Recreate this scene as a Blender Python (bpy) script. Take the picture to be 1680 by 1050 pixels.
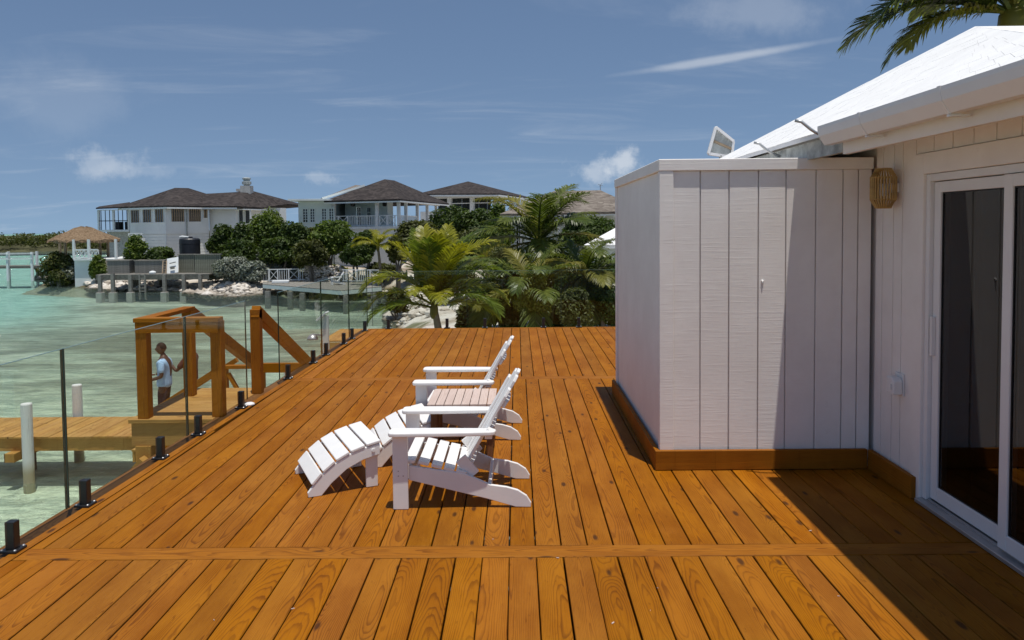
import bpy, bmesh, math, random
import numpy as np
from mathutils import Vector, Matrix
R = math.radians
for o in list(bpy.data.objects): bpy.data.objects.remove(o)
scene = bpy.context.scene
COL = scene.collection

# ------------------------------------------------------------------ camera
FPX, CPY, EYE = 1250.0, 424.4, 1.75          # focal length and principal row of the 1680x1050 photograph
_p, _y, _r = R(2.5354), R(0.3762), R(-0.5341)
FW = Vector((-math.sin(_y)*math.cos(_p), math.cos(_y)*math.cos(_p), -math.sin(_p)))
_r0 = Vector((math.cos(_y), math.sin(_y), 0)); _u0 = _r0.cross(FW)
RT = math.cos(_r)*_r0 + math.sin(_r)*_u0
UP = -math.sin(_r)*_r0 + math.cos(_r)*_u0
CAM = Vector((0, 0, EYE))
cd = bpy.data.cameras.new('camera'); cam = bpy.data.objects.new('camera', cd); COL.objects.link(cam)
cd.sensor_width = 36; cd.lens = 36*FPX/1680; cd.shift_y = (CPY-525)/1680; cd.clip_start = 0.05; cd.clip_end = 3000
cam.matrix_world = Matrix(((RT.x, UP.x, -FW.x, 0), (RT.y, UP.y, -FW.y, 0), (RT.z, UP.z, -FW.z, EYE), (0, 0, 0, 1)))
scene.camera = cam

def ray(px, py): return FW + RT*((px-840)/FPX) - UP*((py-CPY)/FPX)
def P(px, py, Y):
    d = ray(px, py); return CAM + d*(Y/d.y)
def G(px, py, z):
    d = ray(px, py); return CAM + d*((z-EYE)/d.z)
def PX(px, Y, z): # a point at depth Y and height z under image column px
    q = P(px, 372, Y); return Vector((q.x, Y, z))

# ------------------------------------------------------------------ world and sun
TOSUN = Vector((0.077, -0.162, 1)).normalized()
w = bpy.data.worlds.new('World'); scene.world = w; w.use_nodes = True
nt = w.node_tree; nt.nodes.clear()
def N(t, **k):
    n = nt.nodes.new(t)
    for a, b in k.items(): setattr(n, a, b)
    return n
def lk(a, b): nt.links.new(a, b)
def M(op, a, b=None, c=None, clamp=False):
    n = N('ShaderNodeMath', operation=op, use_clamp=clamp)
    for i, v in enumerate((a, b, c)):
        if v is None: continue
        if isinstance(v, (int, float)): n.inputs[i].default_value = v
        else: lk(v, n.inputs[i])
    return n.outputs[0]
def VM(op, a, b=None, s=None):
    n = N('ShaderNodeVectorMath', operation=op)
    for i, v in enumerate((a, b)):
        if v is None: continue
        if isinstance(v, (tuple, list, Vector)): n.inputs[i].default_value = tuple(v)
        else: lk(v, n.inputs[i])
    if s is not None: n.inputs['Scale'].default_value = s
    return n.outputs['Value'] if op in ('LENGTH', 'DOT_PRODUCT', 'DISTANCE') else n.outputs[0]
def MIX(f, a, b, blend='MIX'):
    n = N('ShaderNodeMix', data_type='RGBA', blend_type=blend)
    for s, v in ((n.inputs[0], f), (n.inputs[6], a), (n.inputs[7], b)):
        if isinstance(v, (int, float)): s.default_value = v
        elif isinstance(v, (tuple, list)): s.default_value = tuple(v)+((1,) if len(v) == 3 else ())
        else: lk(v, s)
    return n.outputs[2]
def MR(v, a, b, c=0, d=1, smooth=True):
    n = N('ShaderNodeMapRange', interpolation_type='SMOOTHSTEP' if smooth else 'LINEAR')
    lk(v, n.inputs[0])
    for i, q in enumerate((a, b, c, d)): n.inputs[1+i].default_value = q
    return n.outputs[0]
def NOISE(vec, scale, detail=3, rough=.5, dist=0, dims='3D', col=False):
    n = N('ShaderNodeTexNoise', noise_dimensions=dims)
    if vec is not None: lk(vec, n.inputs['Vector'])
    n.inputs['Scale'].default_value = scale; n.inputs['Detail'].default_value = detail
    n.inputs['Roughness'].default_value = rough; n.inputs['Distortion'].default_value = dist
    return n.outputs[1 if col else 0]
def RAMP(v, stops):
    n = N('ShaderNodeValToRGB'); lk(v, n.inputs[0]); e = n.color_ramp.elements
    while len(e) < len(stops): e.new(.5)
    for q, (pos, c) in zip(e, stops):
        q.position = pos; q.color = tuple(c)+(1,) if len(c) == 3 else c
    return n.outputs[0]
def XYZ(v):
    n = N('ShaderNodeSeparateXYZ'); lk(v, n.inputs[0]); return n.outputs
def CXYZ(a, b, c):
    n = N('ShaderNodeCombineXYZ')
    for i, v in enumerate((a, b, c)):
        if isinstance(v, (int, float)): n.inputs[i].default_value = v
        else: lk(v, n.inputs[i])
    return n.outputs[0]

sky = N('ShaderNodeTexSky', sky_type='NISHITA'); sky.sun_disc = False
sky.sun_elevation = math.asin(TOSUN.z); sky.sun_rotation = math.atan2(TOSUN.x, TOSUN.y)
sky.altitude = 0; sky.air_density = 1.0; sky.dust_density = 0.0; sky.ozone_density = 3.0
dirv = VM('NORMALIZE', N('ShaderNodeTexCoord').outputs['Generated'])
_q = XYZ(dirv); lk(VM('NORMALIZE', CXYZ(_q[0], _q[1], M('ADD', M('MULTIPLY', M('MAXIMUM', _q[2], 0.0), .9), .17))), sky.inputs['Vector'])
hs = N('ShaderNodeHueSaturation'); lk(sky.outputs[0], hs.inputs['Color'])
hs.inputs['Saturation'].default_value = 0.95; hs.inputs['Value'].default_value = 1.0
skyc = MIX(1.0, hs.outputs[0], (0.95, 0.96, 0.955), 'MULTIPLY')
# thin high cloud: stretched noise on the dome
dz = XYZ(dirv)
inv = M('DIVIDE', 1.0, M('MAXIMUM', M('ADD', dz[2], 0.12), 0.05))
plane = CXYZ(M('MULTIPLY', dz[0], inv), M('MULTIPLY', M('MULTIPLY', dz[1], inv), 2.6), 0.0)
cir = MR(NOISE(plane, 0.75, 6, .62, .9), .50, .86, 0, .20)
CLOUD = (8.6, 8.9, 9.2)
skyc = MIX(cir, skyc, CLOUD)
def blob(px, py, sx, sz, amt, seed, nscale, tilt=0.0, nn=.85):
    global skyc
    c = ray(px, py).normalized()
    d = VM('SUBTRACT', dirv, c); q = XYZ(d)
    hx = M('ADD', M('MULTIPLY', q[0], math.cos(tilt)), M('MULTIPLY', q[2], math.sin(tilt)))
    hz = M('SUBTRACT', M('MULTIPLY', q[2], math.cos(tilt)), M('MULTIPLY', q[0], math.sin(tilt)))
    e = VM('LENGTH', CXYZ(M('DIVIDE', hx, sx), M('DIVIDE', q[1], sx*2), M('DIVIDE', hz, sz)))
    nz = NOISE(VM('ADD', dirv, (seed, seed*.7, 0)), nscale, 6, .62)
    e = M('ADD', e, M('MULTIPLY', M('SUBTRACT', nz, .5), nn*3.0))
    skyc = MIX(MR(e, 1.0, .15, 0, amt), skyc, CLOUD)
blob(172, 268, .045, .022, .24, 1.3, 34)
blob(205, 280, .05, .012, .14, 2.1, 30)
blob(527, 292, .025, .010, .20, 3.7, 40)
blob(975, 282, .035, .022, .36, 5.2, 30)
blob(1022, 268, .032, .022, .52, 6.4, 28)
blob(1190, 96, .17, .007, .34, 8.2, 7, tilt=.10, nn=.35)
blob(1260, 20, .10, .035, .16, 9.3, 9)
blob(60, 150, .12, .05, .08, 4.9, 8)
bg = N('ShaderNodeBackground'); lk(skyc, bg.inputs[0]); bg.inputs[1].default_value = 0.098
lk(bg.outputs[0], N('ShaderNodeOutputWorld').inputs[0])
sl = bpy.data.lights.new('sun', 'SUN'); sl.energy = 4.3; sl.angle = R(0.53); sl.color = (1, .955, .88)
so = bpy.data.objects.new('sun', sl); COL.objects.link(so); so.location = (2, -4, 30)
so.rotation_euler = TOSUN.to_track_quat('Z', 'Y').to_euler()
scene.view_settings.view_transform = 'Standard'; scene.view_settings.look = 'None'
scene.view_settings.exposure = 0.0; scene.view_settings.gamma = 1

# ------------------------------------------------------------------ helpers
WL = {}
def tag(o, label=None, cat=None, group=None, kind=None):
    if label: o['label'] = label
    if cat: o['category'] = cat
    if group: o['group'] = group
    if kind: o['kind'] = kind
    return o
def empty(name, loc=(0, 0, 0), label=None, cat=None, group=None, kind=None):
    o = bpy.data.objects.new(name, None); COL.objects.link(o); o.location = loc; o.empty_display_size = .1
    WL[o.name] = Vector(loc); return tag(o, label, cat, group, kind)
def copy_tree(o, parent=None):
    c = o.copy(); COL.objects.link(c); c.parent = parent
    for ch in list(o.children): copy_tree(ch, c)
    return c
def link_mesh(name, me, mt, parent=None, loc=(0, 0, 0)):
    o = bpy.data.objects.new(name, me); COL.objects.link(o)
    WL[o.name] = Vector(loc)
    if mt and not me.materials: me.materials.append(mt)
    if parent:
        o.parent = parent; o.location = Vector(loc)-WL[parent.name]
    else: o.location = loc
    return o
class MB:
    def __init__(s): s.v = []; s.f = []
    def add(s, vs, fs):
        n = len(s.v); s.v += [tuple(q) for q in vs]; s.f += [tuple(i+n for i in f) for f in fs]; return s
    def box(s, a, b):
        (x0, y0, z0), (x1, y1, z1) = a, b
        x0, x1 = min(x0, x1), max(x0, x1); y0, y1 = min(y0, y1), max(y0, y1); z0, z1 = min(z0, z1), max(z0, z1)
        return s.add([(x0,y0,z0),(x1,y0,z0),(x1,y1,z0),(x0,y1,z0),(x0,y0,z1),(x1,y0,z1),(x1,y1,z1),(x0,y1,z1)],
                     [(0,3,2,1),(4,5,6,7),(0,1,5,4),(1,2,6,5),(2,3,7,6),(3,0,4,7)])
    def bar(s, a, b, wd, h, up=(0, 0, 1)):
        a, b = Vector(a), Vector(b); d = (b-a).normalized(); up = Vector(up)
        if abs(d.dot(up)) > .98: up = Vector((1, 0, 0))
        sd = d.cross(up).normalized(); u = sd.cross(d).normalized()
        vs = [q+sd*(i*wd/2)+u*(j*h/2) for q in (a, b) for i, j in ((-1,-1),(1,-1),(1,1),(-1,1))]
        return s.add(vs, [(0,1,2,3),(7,6,5,4),(0,4,5,1),(1,5,6,2),(2,6,7,3),(3,7,4,0)])
    def tube(s, pts, rad, n=8, cap=True):
        pts = [Vector(q) for q in pts]; rad = rad if isinstance(rad, (list, tuple)) else [rad]*len(pts)
        vs = []; fs = []
        for i, q in enumerate(pts):
            d = (pts[min(i+1, len(pts)-1)]-pts[max(i-1, 0)]).normalized()
            up = Vector((0, 0, 1)) if abs(d.z) < .9 else Vector((1, 0, 0))
            a = d.cross(up).normalized(); b = d.cross(a)
            vs += [q+(a*math.cos(t)+b*math.sin(t))*rad[i] for t in [2*math.pi*k/n for k in range(n)]]
        for i in range(len(pts)-1):
            for k in range(n): fs.append((i*n+k, i*n+(k+1) % n, (i+1)*n+(k+1) % n, (i+1)*n+k))
        if cap: fs += [tuple(range(n)), tuple(range(len(vs)-1, len(vs)-n-1, -1))]
        return s.add(vs, fs)
    def prism(s, poly, fn, t0, t1):       # poly in 2-D, fn(a, b, t) gives the point
        n = len(poly)
        vs = [fn(a, b, t0) for a, b in poly]+[fn(a, b, t1) for a, b in poly]
        return s.add(vs, [tuple(range(n-1, -1, -1)), tuple(range(n, 2*n))]+[(i, (i+1) % n, n+(i+1) % n, n+i) for i in range(n)])
    def lathe(s, c, prof, n=16):
        vs = []; fs = []
        for r_, z in prof: vs += [(c[0]+r_*math.cos(2*math.pi*k/n), c[1]+r_*math.sin(2*math.pi*k/n), c[2]+z) for k in range(n)]
        for i in range(len(prof)-1):
            for k in range(n): fs.append((i*n+k, i*n+(k+1) % n, (i+1)*n+(k+1) % n, (i+1)*n+k))
        fs += [tuple(range(n-1, -1, -1)), tuple(range(len(vs)-n, len(vs)))]
        return s.add(vs, fs)
    def fbox(s, F, u0, u1, z0, z1, o0, o1):   # box on a facade frame F
        vs = [F(u, z, o) for o in (o0, o1) for u, z in ((u0, z0), (u1, z0), (u1, z1), (u0, z1))]
        return s.add(vs, [(0,3,2,1),(4,5,6,7),(0,1,5,4),(1,2,6,5),(2,3,7,6),(3,0,4,7)])
    def build(s, name, mt, parent=None, bevel=0, smooth=False, kind=None, fix=True, seg=2, label=None):
        vs = np.array([tuple(q) for q in s.v], float); c = (vs.min(0)+vs.max(0))/2
        me = bpy.data.meshes.new(name); me.from_pydata([tuple(q) for q in vs-c], [], s.f); me.update()
        if fix:
            bm = bmesh.new(); bm.from_mesh(me); bmesh.ops.recalc_face_normals(bm, faces=bm.faces); bm.to_mesh(me); bm.free()
        if smooth: me.polygons.foreach_set('use_smooth', [True]*len(me.polygons))
        o = link_mesh(name, me, mt, parent, c)
        if bevel:
            b = o.modifiers.new('bevel', 'BEVEL'); b.width = bevel; b.segments = seg; b.limit_method = 'ANGLE'; b.angle_limit = R(40)
        if kind: o['kind'] = kind
        if label: o['label'] = label
        return o
def facade(A, B, flip=False):
    A, B = Vector(A), Vector(B); A.z = B.z = 0
    d = (B-A).normalized(); n = Vector((d.y, -d.x, 0))      # outward = right-hand side of A->B (towards -Y when A->B is +X)
    if flip: n = -n
    f = lambda u, z, o: Vector((A.x+d.x*u+n.x*o, A.y+d.y*u+n.y*o, z))
    f.L = (B-A).length; return f

# ------------------------------------------------------------------ materials
def newmat(name):
    global nt
    m = bpy.data.materials.new(name); m.use_nodes = True; nt = m.node_tree; nt.nodes.clear(); return m
def out(sh): lk(sh, N('ShaderNodeOutputMaterial').inputs[0])
def PB(col, rough=.6, spec=.3, normal=None, **k):
    n = N('ShaderNodeBsdfPrincipled')
    for s, v in (('Base Color', col), ('Roughness', rough), ('Specular IOR Level', spec)):
        if isinstance(v, (int, float)): n.inputs[s].default_value = v
        elif isinstance(v, (tuple, list)): n.inputs[s].default_value = tuple(v)+(1,)
        else: lk(v, n.inputs[s])
    for s, v in k.items(): n.inputs[s.replace('_', ' ')].default_value = v
    if normal is not None: lk(normal, n.inputs['Normal'])
    return n.outputs[0]
def BUMP(h, strength, dist):
    n = N('ShaderNodeBump'); lk(h, n.inputs['Height']); n.inputs['Strength'].default_value = strength; n.inputs['Distance'].default_value = dist
    return n.outputs[0]
def OBJC(): return N('ShaderNodeTexCoord').outputs['Object']
def POS(): return N('ShaderNodeNewGeometry').outputs['Position']
def RND(): return N('ShaderNodeObjectInfo').outputs['Random']

def plain(name, col, rough=.6, spec=.3, var=.12, scale=3.0, bump=0.0, bscale=60, metal=0, world=False, dirt=0):
    m = newmat(name); v = POS() if world else OBJC()
    c = MIX(MR(NOISE(v, scale, 5, .6), .3, .7, 0, 1), tuple(q*(1-var) for q in col), tuple(min(1, q*(1+var*.6)) for q in col))
    if dirt:
        c = MIX(MR(NOISE(v, scale*2.3, 7, .7), .55, .75, 0, dirt), c, (.22, .18, .14))
    nm = BUMP(NOISE(v, bscale, 4, .6), .5, bump) if bump else None
    out(PB(c, rough, spec, nm, Metallic=metal)); return m

def wood(name, axis, light, mid, dark, knot, stretch=1.0, vary=.17, freq=175, rough=.6, lines=.70, spec=.13):
    m = newmat(name)
    o = XYZ(OBJC()); L, W, T = {'y': (1, 0, 2), 'x': (0, 1, 2), 'z': (2, 0, 1)}[axis]
    L, W, T = o[L], o[W], o[T]
    wn = N('ShaderNodeTexWhiteNoise', noise_dimensions='1D'); lk(M('MULTIPLY', RND(), 917.3), wn.inputs['W'])
    rc = N('ShaderNodeSeparateColor'); lk(wn.outputs['Color'], rc.inputs[0]); r1, r2, r3 = rc.outputs[0], rc.outputs[1], rc.outputs[2]
    seed = M('MULTIPLY', wn.outputs['Value'], 50)
    low = NOISE(CXYZ(M('MULTIPLY', W, 1.5), M('ADD', M('MULTIPLY', L, .45), seed), M('ADD', M('MULTIPLY', T, 2), seed)), 1.0, 3, .55)
    mid_n = NOISE(CXYZ(M('MULTIPLY', W, 9), M('ADD', M('MULTIPLY', L, 1.5), seed), seed), 1.0, 3, .55)
    dzz = M('ADD', M('ADD', M('MULTIPLY', r1, .09), M('MULTIPLY', M('SUBTRACT', r3, .5), M('MULTIPLY', L, .07))), M('MULTIPLY', M('SUBTRACT', low, .5), .10))
    dzz = M('ADD', dzz, M('ADD', M('MULTIPLY', M('SUBTRACT', mid_n, .5), .022), T))
    dxx = M('ADD', M('SUBTRACT', W, M('MULTIPLY', M('SUBTRACT', r2, .5), .13)), M('MULTIPLY', M('SUBTRACT', mid_n, .5), .008))
    vo = N('ShaderNodeTexVoronoi', voronoi_dimensions='2D'); vo.inputs['Scale'].default_value = 1.0
    lk(CXYZ(M('ADD', M('MULTIPLY', W, 2.6), M('MULTIPLY', seed, 3.1)), M('ADD', M('MULTIPLY', L, .95), seed), 0), vo.inputs['Vector'])
    # distance to the knot in metres along both axes, roughly round on the face
    kd = M('ADD', M('MULTIPLY', vo.outputs['Distance'], .52), M('MULTIPLY', M('SUBTRACT', mid_n, .5), .03))
    kb = M('POWER', 2.718, M('MULTIPLY', M('POWER', M('DIVIDE', M('MAXIMUM', kd, 0), .075), 2), -1))
    r = M('ADD', M('SQRT', M('ADD', M('POWER', dxx, 2), M('POWER', dzz, 2))), M('MULTIPLY', kb, .022))
    ring = M('FRACT', M('MULTIPLY', r, M('MULTIPLY', M('ADD', .75, M('MULTIPLY', r2, .5)), freq)))
    late = M('MULTIPLY', MR(ring, .50, .90), MR(ring, 1.0, .93))
    fib = NOISE(CXYZ(M('MULTIPLY', W, 190), M('MULTIPLY', L, 5), M('MULTIPLY', T, 60)), 1.0, 3, .6)
    blot = NOISE(CXYZ(M('MULTIPLY', W, 6), M('ADD', M('MULTIPLY', L, 1.7), seed), seed), 1.0, 4, .6)
    c = MIX(MR(blot, .3, .72), light, mid)
    c = MIX(M('MULTIPLY', late, M('MULTIPLY', M('ADD', .45, M('MULTIPLY', MR(blot, .35, .65), .55)), lines)), c, dark)
    c = MIX(M('MULTIPLY', MR(fib, .45, .8), .35), c, dark)
    sp = NOISE(CXYZ(M('MULTIPLY', W, 40), M('MULTIPLY', L, 9), seed), 1.0, 5, .7)
    c = MIX(MR(sp, .60, .72, 0, .55), c, dark)
    c = MIX(MR(NOISE(POS(), 1.3, 6, .7), .55, .75, 0, .22), c, tuple(min(1, x*1.35+.02) for x in light))
    core = MR(kd, .026, .008)
    c = MIX(M('MULTIPLY', core, .85), c, knot)
    hv = N('ShaderNodeHueSaturation'); lk(c, hv.inputs['Color'])
    lk(M('ADD', 1-vary*.5, M('MULTIPLY', r1, vary)), hv.inputs['Value'])
    lk(M('ADD', .4955, M('MULTIPLY', r2, .004)), hv.inputs['Hue'])
    lk(M('ADD', 1.0, M('MULTIPLY', r3, .04)), hv.inputs['Saturation'])
    h = M('ADD', M('MULTIPLY', late, .5), M('ADD', M('MULTIPLY', fib, .5), M('MULTIPLY', core, -.6)))
    out(PB(hv.outputs[0], M('ADD', rough-.08, M('MULTIPLY', blot, .2)), spec, BUMP(h, .5, .0012))); return m
DL, DM, DD, DK = (.325, .126, .012), (.255, .089, .007), (.105, .031, .003), (.045, .018, .007)
WOOD_Y = wood('stained_pine_deck', 'y', DL, DM, DD, DK)
WOOD_X = wood('stained_pine_cross', 'x', DL, DM, DD, DK, vary=.12)
WOOD_Z = wood('stained_pine_upright', 'z', DL, DM, DD, DK, vary=.12)
RIM = wood('brown_rim_timber', 'y', (.20, .10, .035), (.15, .07, .022), (.08, .035, .012), (.03, .015, .01), vary=.15)
TL, TM, TD, TK = (.46, .27, .085), (.37, .20, .06), (.21, .10, .03), (.08, .04, .02)
TAN_Y = wood('tan_pine_y', 'y', TL, TM, TD, TK); TAN_X = wood('tan_pine_x', 'x', TL, TM, TD, TK, vary=.14)
TAN_Z = wood('tan_pine_z', 'z', TL, TM, TD, TK, vary=.14)
WASH_Y = wood('whitewashed_slat', 'y', (.62, .50, .44), (.55, .43, .37), (.40, .30, .25), (.3, .2, .16), vary=.08, lines=.4)
BROWNLEG = wood('brown_table_leg', 'z', (.22, .11, .05), (.17, .08, .035), (.09, .045, .02), (.04, .02, .01), vary=.1)
GREYW = plain('weathered_grey_timber', (.235, .225, .20), .85, .1, .25, 6, .004, 40, dirt=.25)
GREYW2 = plain('weathered_dark_timber', (.15, .15, .13), .85, .1, .3, 5, .004, 40, dirt=.3)
PLASTIC = plain('white_poly_lumber', (.80, .785, .765), .42, .35, .03, 9, .0004, 160)
BLACKM = plain('black_powder_coat', (.012, .012, .013), .42, .5, .2, 30, .0003, 300)
VINYL = plain('white_vinyl', (.76, .75, .74), .38, .4, .03, 3)
ALU = plain('grey_aluminium', (.42, .43, .44), .4, .5, .08, 12, metal=.6)
RUBBER = plain('dark_gasket', (.01, .01, .011), .5, .4, .1)
RATTAN = plain('rattan_cane', (.46, .30, .105), .5, .35, .25, 30)
WHITEFAR = plain('white_trim_paint', (.74, .76, .75), .6, .25, .06, 1.5, dirt=.06)
MINT = plain('pale_mint_paint', (.69, .76, .72), .65, .2, .06, .7, dirt=.08)
CREAM = plain('pale_grey_clapboard', (.74, .755, .735), .65, .2, .07, .6, dirt=.08)
SHUT = plain('tan_louvre', (.33, .25, .17), .7, .2, .2, 5)
DARKGL = plain('dark_window_glass', (.015, .02, .025), .08, .6, .2, 2)
CANEW = plain('old_grey_paint', (.42, .44, .42), .75, .15, .35, 9, .002, 60, dirt=.35)
SKIN = plain('brown_skin', (.085, .042, .027), .5, .35, .1, 8)
HAIR = plain('black_hair', (.012, .010, .009), .7, .2, .2, 60, .003, 200)
SHIRT = plain('light_blue_cotton', (.36, .53, .72), .85, .1, .12, 14, .004, 30)
TROUS = plain('dark_navy_trousers', (.03, .03, .04), .85, .1, .2, 10)
BROWNSH = plain('maroon_cotton', (.10, .035, .03), .85, .1, .2, 10)
TANK = plain('black_polyethylene', (.018, .02, .026), .45, .4, .2, 2)
CONC = plain('pale_concrete', (.5, .48, .45), .9, .1, .15, 2, .004, 30)
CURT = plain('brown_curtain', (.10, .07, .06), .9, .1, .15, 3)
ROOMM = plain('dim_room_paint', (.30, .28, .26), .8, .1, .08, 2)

def siding(name, saw):
    m = newmat(name); v = POS(); q = XYZ(v)
    c = MIX(MR(NOISE(v, 2.5, 6, .65), .3, .75), (.79, .745, .705), (.86, .82, .78))
    st = NOISE(CXYZ(M('MULTIPLY', q[0], 5), M('MULTIPLY', q[1], 5), M('MULTIPLY', q[2], 120)), 1.0, 4, .65)
    st2 = NOISE(CXYZ(M('MULTIPLY', q[0], 2.4), M('MULTIPLY', q[1], 2.4), M('MULTIPLY', q[2], 55)), 1.0, 3, .6, 0)
    h = M('ADD', MR(st, .35, .7), M('MULTIPLY', MR(st2, .5, .62), 1.2))
    h = M('ADD', h, M('MULTIPLY', NOISE(v, 70, 3), .3))
    c = MIX(M('MULTIPLY', MR(NOISE(v, 9, 6, .75), .62, .74), .18), c, (.55, .48, .43))
    out(PB(c, .55, .25, BUMP(h, .22 if saw else .12, .0009 if saw else .0006))); return m
SIDE = siding('painted_rough_sawn_plywood', True); SIDES = siding('painted_smooth_board', False)

def shingle(name, a, b, rows, world=True):
    m = newmat(name); v = POS() if world else OBJC(); q = XYZ(v)
    vo = N('ShaderNodeTexVoronoi'); vo.inputs['Scale'].default_value = 1; lk(VM('MULTIPLY', v, (rows*.8, rows*.8, rows*2.0)), vo.inputs['Vector'])
    cc = N('ShaderNodeSeparateColor'); lk(vo.outputs['Color'], cc.inputs[0])
    c = MIX(cc.outputs[0], a, b)
    c = MIX(MR(NOISE(v, .8, 6, .7), .35, .75, 0, .45), c, tuple(x*.5 for x in a))
    saw = M('FRACT', M('MULTIPLY', q[2], rows*1.6))
    out(PB(c, .9, .1, BUMP(M('ADD', saw, cc.outputs[1]), .8, .03))); return m
ROOFB = shingle('brown_shingle', (.036, .031, .030), (.082, .069, .064), 4)
ROOFG = shingle('grey_brown_shingle', (.15, .125, .105), (.27, .235, .20), 4)

def whiteroof():
    m = newmat('white_painted_shingle'); v = POS()
    c = MIX(MR(NOISE(v, 3, 6, .7), .35, .7), (.755, .75, .74), (.815, .81, .80))
    c = MIX(MR(NOISE(VM('MULTIPLY', v, (14, 3, 14)), 1.0, 6, .7), .64, .74, 0, .12), c, (.45, .40, .35))
    out(PB(c, .75, .2, BUMP(NOISE(v, 35, 4), .5, .004))); return m
WROOF = whiteroof()
def thatchm():
    m = newmat('dry_thatch'); v = POS()
    c = RAMP(NOISE(VM('MULTIPLY', v, (7, 7, 1.6)), 1, 5, .7), [(.25, (.07, .045, .025)), (.5, (.21, .145, .09)), (.75, (.34, .255, .17))])
    out(PB(c, .95, .05, BUMP(NOISE(VM('MULTIPLY', v, (12, 12, 2)), 1, 4), 1, .05))); return m
THATCH = thatchm()
def glassm(name, tint, ior=1.45, rough=0.0, dark=0):
    m = newmat(name)
    lw = N('ShaderNodeFresnel'); lw.inputs[0].default_value = ior
    t = N('ShaderNodeBsdfTransparent'); t.inputs[0].default_value = tint+(1,)
    g = N('ShaderNodeBsdfGlossy'); g.inputs['Roughness'].default_value = rough; g.inputs[0].default_value = (.95, .97, .97, 1)
    bf = N('ShaderNodeNewGeometry').outputs['Backfacing']
    mx = N('ShaderNodeMixShader'); lk(M('MULTIPLY', lw.outputs[0], M('SUBTRACT', 1.0, bf)), mx.inputs[0]); lk(t.outputs[0], mx.inputs[1]); lk(g.outputs[0], mx.inputs[2])
    out(mx.outputs[0]); return m
GLASS = glassm('clear_balustrade_glass', (.945, .972, .958), 1.35)
GEDGE = plain('dark_green_glass_edge', (.012, .030, .026), .15, .6, .05)
GTOP = plain('pale_green_glass_edge', (.16, .27, .24), .15, .6, .05)
DOORGL = glassm('tinted_door_glass', (.42, .42, .42), 1.5)

def leafm(name, a, b, trans=.35, rough=.5):
    m = newmat(name); v = POS()
    c = MIX(MR(NOISE(v, .9, 3, .6), .35, .65), a, b)
    g = N('ShaderNodeNewGeometry'); c = MIX(M('MULTIPLY', g.outputs['Random Per Island'], .75), c, tuple(x*.55 for x in a))
    p = PB(c, rough, .3)
    t = N('ShaderNodeBsdfTranslucent'); lk(MIX(1.0, c, (1.3, 1.4, .5), 'MULTIPLY'), t.inputs[0])
    mx = N('ShaderNodeMixShader'); mx.inputs[0].default_value = trans; lk(p, mx.inputs[1]); lk(t.outputs[0], mx.inputs[2])
    out(mx.outputs[0]); return m
LEAF_DK = leafm('dark_green_leaf', (.048, .080, .016), (.10, .145, .024))
LEAF_MD = leafm('mid_green_leaf', (.075, .125, .018), (.18, .23, .032))
ISLAND = plain('scrub_ground', (.085, .085, .045), .95, .05, .4, .25, world=True)
LEAF_OL = leafm('olive_leaf', (.075, .085, .022), (.125, .135, .032))
LEAF_SV = leafm('silver_leaf', (.20, .225, .18), (.33, .345, .29), .15)
LEAF_YL = leafm('yellow_green_leaf', (.20, .21, .03), (.30, .29, .05))
FROND_Y = leafm('yellow_green_frond', (.28, .28, .025), (.40, .36, .035), .4, .38)
FROND_G = leafm('green_frond', (.085, .12, .022), (.18, .205, .04), .3, .38)
FROND_O = leafm('olive_gold_frond', (.18, .17, .03), (.28, .25, .05), .3, .42)
BARK = plain('grey_bark', (.19, .165, .135), .9, .1, .3, 5, .02, 18)
TRUNKP = plain('palm_trunk_bark', (.20, .165, .12), .9, .1, .35, 6, .02, 14)
RACH = plain('frond_stem', (.24, .20, .05), .5, .3, .2, 4)

def rockm():
    m = newmat('pale_limestone'); v = POS(); g = N('ShaderNodeNewGeometry')
    c = MIX(g.outputs['Random Per Island'], (.42, .365, .30), (.74, .69, .62))
    c = MIX(MR(NOISE(v, 5, 6, .7), .45, .7, 0, .55), c, (.19, .155, .12))
    wet = MR(XYZ(v)[2], -2.98, -3.18)
    c = MIX(M('MULTIPLY', wet, .85), c, (.075, .06, .035))
    out(PB(c, .92, .1, BUMP(NOISE(v, 14, 5), .8, .04))); return m
ROCK = rockm()
def groundm():
    m = newmat('sandy_ground'); v = POS()
    c = RAMP(NOISE(v, .35, 8, .68), [(.30, (.15, .115, .075)), (.45, (.40, .34, .27)), (.55, (.60, .55, .48)), (.7, (.66, .62, .55))])
    c = MIX(MR(NOISE(v, 2.2, 6, .7), .58, .70, 0, .75), c, (.12, .10, .06))
    c = MIX(MR(NOISE(VM('ADD', v, (40, 0, 0)), .22, 5, .6), .56, .64, 0, .8), c, (.085, .10, .03))
    c = MIX(MR(XYZ(v)[2], -2.95, -3.18), c, (.16, .125, .065))
    c = MIX(MR(XYZ(v)[2], -3.22, -3.5), c, (.34, .35, .26))
    out(PB(c, .95, .1, BUMP(NOISE(v, 3, 8, .7), 1, .15))); return m
GROUND = groundm()
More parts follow.
